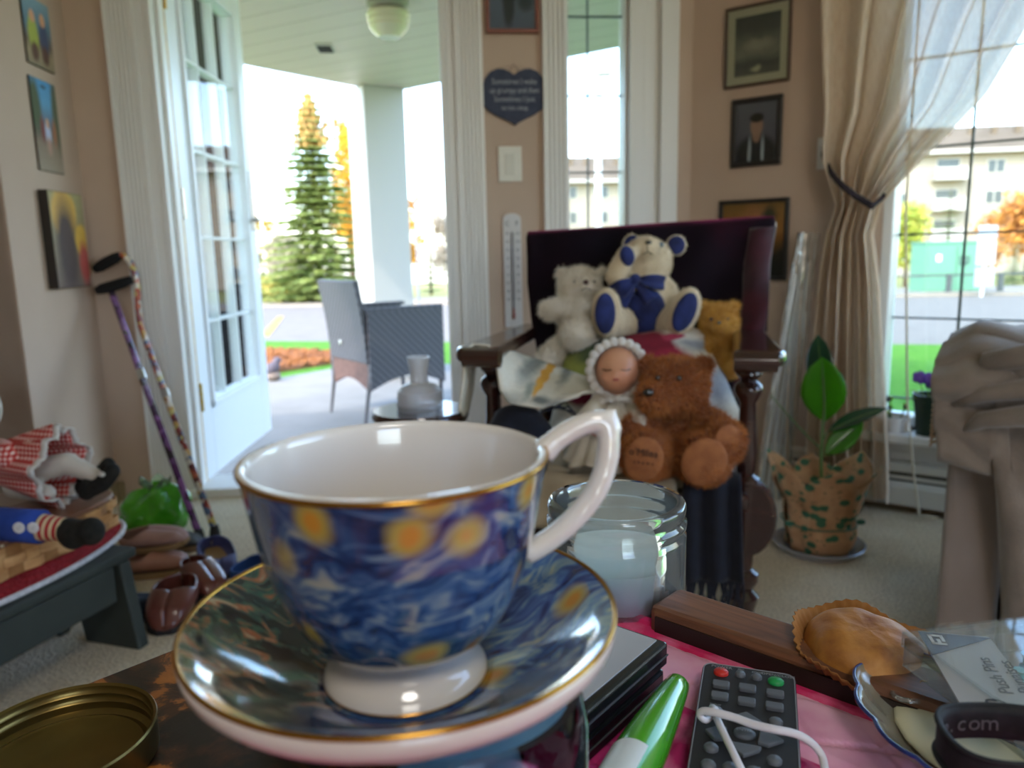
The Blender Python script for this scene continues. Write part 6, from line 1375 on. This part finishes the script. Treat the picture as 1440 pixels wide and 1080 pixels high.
def kraft(print_):
    M_, t, b = newmat('kraft_leaf' if print_ else 'kraft_plain'); g = coord(t, scale=(1, 1, 1)); base = hx('b8875a')
    n = nd(t, 'TexNoise', {'Vector': g, 'Scale': 30}); col = ramp(t, n.outputs[0], [(.3, hx('b5845a')), (.7, hx('c79a6e'))])
    if print_:
        v = nd(t, 'TexVoronoi', {'Vector': coord(t, scale=(1, 1, 1.35)), 'Scale': 26, 'Randomness': .8}); f = math_(t, 'LESS_THAN', v.outputs['Distance'], .36)
        w = nd(t, 'TexVoronoi', {'Vector': coord(t, loc=(.3, .2, .1)), 'Scale': 60}); f2 = math_(t, 'LESS_THAN', w.outputs['Distance'], .2)
        col = mixc(t, f2, col, hx('6d6a48')); col = mixc(t, f, col, hx('3f6a4c'))
    t.links.new(col, b.inputs['Base Color']); b.inputs['Roughness'].default_value = .8; n3 = nd(t, 'TexNoise', {'Vector': g, 'Scale': 18, 'Detail': 4}); bump(t, b, n3.outputs[0], .5, .01); return M_
m_kr = kraft(True); m_kp = kraft(False)
for k in range(6):
    a0 = 2*PI*k/6+.35; aw = 2*PI/6*.62
    def f(u, v, a0=a0, k=k):
        a = a0+(u-.5)*2*aw; top = 1-.62*abs(2*u-1)**1.2; z = .012+v*(.15+.11*top)*(1 if k != 1 else .9)
        r0 = .083+.016*(z/.15)+max(0, z-.15)*.32+.004*math.sin(11*u+k)+.0025*(k % 3)+.004*math.sin(z*60+k)
        if .08 < z < .11: r0 -= .004
        return Vector((r0*math.cos(a), r0*math.sin(a), z))
    MB().grid(f, 16, 16, th=.0012).build('wrapping_sheet', m_kr, pl_, smooth='all')
m_rib = mat('ribbon_green', '2f6a52', .5)
MB().tube([((.1+.003*math.sin(5*a))*math.cos(a), (.1+.003*math.sin(5*a))*math.sin(a), .09) for a in np.linspace(0, 2*PI, 40)], .0022, 6).build('ribbon', m_rib, pl_)
for sx in (-1, 1): MB().ell((.1*sx, -.04, .093), (.014, .006, .008), 10, 6).build('ribbon_bow', m_rib, pl_)
m_st = mat('stem_green', '5a7a3c', .5); 
stem = [pp_(1156, 680), pp_(1155, 640), pp_(1157, 600), pp_(1160, 560), pp_(1158, 530)]
stem[0] = Vector((stem[0].x, stem[0].y, .14))
MB().tube(stem, [.006, .005, .0045, .004, .003], 8).build('stem', m_st, pl_, smooth=True)
def leaf(p0, p1, w, nrm, mt, droop=0, cup=.2, name='leaf', wp=(0, .55, .86, 1, .96, .82, .55, 0)):
    p0, p1, nrm = Vector(p0), Vector(p1), Vector(nrm).normalized(); ax_ = p1-p0; sd_ = ax_.cross(nrm).normalized(); nn = sd_.cross(ax_).normalized()
    def f(u, v):
        q = u*(len(wp)-1); i = min(int(q), len(wp)-2); wv = wp[i]*(1-(q-i))+wp[i+1]*(q-i)
        return p0+ax_*u+sd_*((v-.5)*w*wv)+nn*(droop*math.sin(PI*u)+cup*w*abs(v-.5)*wv)
    o = MB().grid(f, 21, 8, th=.0012).build(name, mt, pl_, smooth='all')
    MB().tube([f(u, .5)+nn*.0012 for u in np.linspace(.02, .96, 10)], [.0018]*8+[.001, .0006], 5).build('midrib', m_st, o); return o
m_lf = mat('rubber_leaf', '5fb01c', .3, c2='52a018', sc=10, coat=.3, transl=.55); m_lfd = mat('rubber_leaf_dark', '27452f', .22, c2='2f5238', sc=8, coat=.6, transl=.1)
toc = Vector((-.35, -1, .25))
leaf(pp_(1159, 594), pp_(1156, 502), 60*kp, toc, m_lf)
leaf(pp_(1158, 560, .03), pp_(1150, 470, .05), 38*kp, (-.8, -1, .1), m_lfd, wp=(0, .5, .9, 1, 1, .85, .55, 0))
leaf(pp_(1163, 608, .0), pp_(1248, 574, -.03), 26*kp, (-.15, -.5, 1), m_lfd, droop=.008)
leaf(pp_(1160, 640), pp_(1214, 592, -.01), 32*kp, (-.5, -1, .35), m_lf, cup=.1)
MB().tube([pp_(1155, 632), pp_(1130, 608), pp_(1105, 580, -.02), pp_(1084, 556, -.02)], [.003, .0025, .002, .0015], 6).build('petiole', m_st, pl_, smooth=True)
MB().tube([pp_(1157, 620), pp_(1161, 612), pp_(1164, 607)], .002, 6).build('petiole', m_st, pl_)
# ------------------------------------------------------------ clear sleeve of rods in the corner
m_cl = clear('clear_plastic', 'f3f3f0', 1.3, .08, 1.5, .28, 'd8d6d0'); m_rod = mat('white_rods', 'cfcbc4', .4)
b0 = PZ(1078, 702, 0); t0 = RWp(1146, 330)+nr_*.12; t1 = RWp(1128, 350)+nr_*.05
rd = thing('plastic_wrapped_rods', 'clear plastic sleeve of white rods leaning on the wall beside the curtain', 'rods', (b0.x, b0.y, 0))
Bi = Vector((b0.x, b0.y, 0)); axr = (t0-Bi)
for k, (dx, tt) in enumerate(((-.03, .86), (0, .93), (.025, .8), (.05, .9), (.07, .72))):
    MB().tube([Vector((dx, .01*k, .002)), axr*tt+Vector((dx*.6, .006*k-.01, 0))], .0065, 8).build('rod', m_rod, rd, smooth=True)
def slv(u, v):
    c = axr*v*1.0; w = (.062-.03*v)*(1+.06*math.sin(14*v+6.28*u)); a = u*2*PI; return c+Vector((.015+w*math.cos(a), .01+.03*math.sin(a)+.006*math.sin(9*a+20*v), .004*math.sin(7*a)+.004))
MB().grid(slv, 40, 40, closed=True).build('sleeve', m_cl, rd, smooth='all')
# ------------------------------------------------------------ taupe armchair and its blanket at the right
m_tau = mat('taupe_upholstery', '92837a', .9, c2='86776c', sc=6, bs=350, bst=.35, sheen=.3)
sa = P(1329, 700, 1.45); ang = R(-33)
MA = FR((sa.x, sa.y, 0), (math.cos(ang), math.sin(ang), 0), UP); MAi = MA.inverted()
zar = (MAi @ P(1350, 592, 1.45)).z
ac = thing('taupe_armchair', 'taupe upholstered armchair at the right edge', 'armchair', M=MA)
def armsec(w, h, r_, n=8):
    out = [(0, .05)]+[(r_-r_*math.cos(a), h-r_+r_*math.sin(a)) for a in np.linspace(0, PI/2, n)]+[(w-r_+r_*math.sin(a), h-r_+r_*math.cos(a)) for a in np.linspace(0, PI/2, n)]+[(w, .05)]; return out
XZm = lambda y_, th_: Matrix(((1, 0, 0, 0), (0, 0, 1, y_), (0, 1, 0, 0), (0, 0, 0, 1)))
MB().prism(armsec(.1, zar, .045), .58, M=XZm(.0, 0)).build('arm_front', m_tau, ac, bevel=.014, seg=3)
MB().prism(armsec(.17, zar-.01, .07), .55, M=Matrix.Translation((.105, .012, 0)) @ XZm(0, 0)).build('arm_side', m_tau, ac, bevel=.014, seg=3)
MB().box((.55, .28, .26), (.55, .5, .34)).build('seat', m_tau, ac, bevel=.05, seg=3)
MB().box((.5, .56, .36), (.85, .16, .56)).build('backrest', m_tau, ac, bevel=.06, seg=3)
MB().prism(armsec(.2, zar-.01, .07), .55, M=Matrix.Translation((.83, .012, 0)) @ XZm(0, 0)).build('arm', m_tau, ac, bevel=.014, seg=3)
for x_, y_ in ((.05, .05), (.95, .05), (.05, .55), (.95, .55)): MB().lathe([(0, 0), (.02, 0), (.025, .06), (0, .06)], 12, Matrix.Translation((x_, y_, 0))).build('foot', m_mah, ac)
m_blk_ = mat('taupe_fleece', '87796d', 1, c2='786b60', sc=18, bs=260, bst=.5, bd=.004, sheen=.5)
bl = thing('taupe_blanket', 'soft taupe fleece blanket heaped over the armchair arm', 'blanket', M=MA)
ztop = (MAi @ P(1400, 458, 1.5)).z
def blk(u, v):
    # u across (left to right), v from front hem over the top to the back
    x = -.012+.42*u
    pts = [(-.035, zar-.05-.02*math.sin(u*8)), (-.05, zar+.02), (-.045, zar+.1), (-.02, ztop-.03), (.06, ztop), (.2, ztop-.01), (.34, ztop-.05), (.45, zar+.02)]
    if u > .24: pts[0] = (-.03, zar-.05-.42*min(1, (u-.24)/.1)); pts[1] = (-.045, zar-.03*0-.04)
    f = v*(len(pts)-1); i = min(int(f), len(pts)-2); f -= i; y = pts[i][0]*(1-f)+pts[i+1][0]*f; z = pts[i][1]*(1-f)+pts[i+1][1]*f
    fold = .011*math.sin(26*v-9*u+2*math.sin(5*u))+.007*math.sin(44*v+14*u)
    x -= (.02*math.sin(PI*min(1, v*1.6)))*(1-u)
    return Vector((x, y-fold-.01, z+.006*math.sin(20*u+9*v)-.03*max(0, .12-u)/.12*math.sin(PI*v)))
MB().grid(blk, 60, 80, th=-.014).build('fleece', m_blk_, bl, smooth='all')
for k, (za, zb_, dy) in enumerate(((.075, .05, -.075), (.03, .005, -.085), (.13, .12, -.06))):
    MB().tube([(.0+.02*k, dy+.02, zar+za-.03), (.05, dy, zar+za), (.12, dy-.012, zar+za+.018), (.2, dy-.01, zar+za+.022), (.32, dy, zar+zb_+.02), (.42, dy+.02, zar+zb_)], [.006, .018, .023, .024, .02, .01], 12, flat=.8).build('fold', m_blk_, bl, smooth='all')
# crocheted edge peeping out beside the blanket
dl_ = thing('fringed_cloth', 'small brown and cream fringed cloth between sill and blanket', 'cloth', M=MA)
cc = MAi @ P(1334, 580, 1.56)
mb = MB().grid(lambda u, v: cc+Vector((-.012+.05*v+.006*math.sin(u*25), .01*math.sin(u*9), .06-.12*u)), 24, 4, th=.004); mb.build('cloth', mat('brown_knit', '6a4a38', .95, c2='8a6a52', sc=60), dl_, smooth='all')
for k in range(12): a = k/11; p0 = cc+Vector((-.014, 0, .06-.12*a)); MB().tube([p0, p0+Vector((-.012, -.003, -.006)), p0+Vector((-.016, -.002, -.016))], [.004, .0035, .002], 6).build('tassel', mat('tassel_cream', 'c9a98c', .9) if k == 0 else bpy.data.materials['tassel_cream'], dl_)
# ------------------------------------------------------------ families of like things
for o in C.objects:
    if o.parent or 'category' not in o: continue
    n = o.name.split('.')[0]
    g = {'background_tree': 'trees beyond the road', 'background_spruce': 'trees beyond the road', 'low_bush': 'bushes under the tall spruce', 'apartment_building': 'apartment blocks in the distance',
         'picture_plaque': 'picture plaques on the left wall', 'framed_picture': 'framed pictures on the walls', 'framed_portrait': 'framed pictures on the walls', 'disc_case': 'disc cases on the table',
         'purple_cane': 'canes by the door', 'multicolour_cane': 'canes by the door'}.get(n)
    if o['category'] == 'shoe': g = 'shoes on the carpet by the door'
    if o['category'] == 'teddy bear': g = 'teddy bears on the rocking chair'
    if g: o['group'] = g
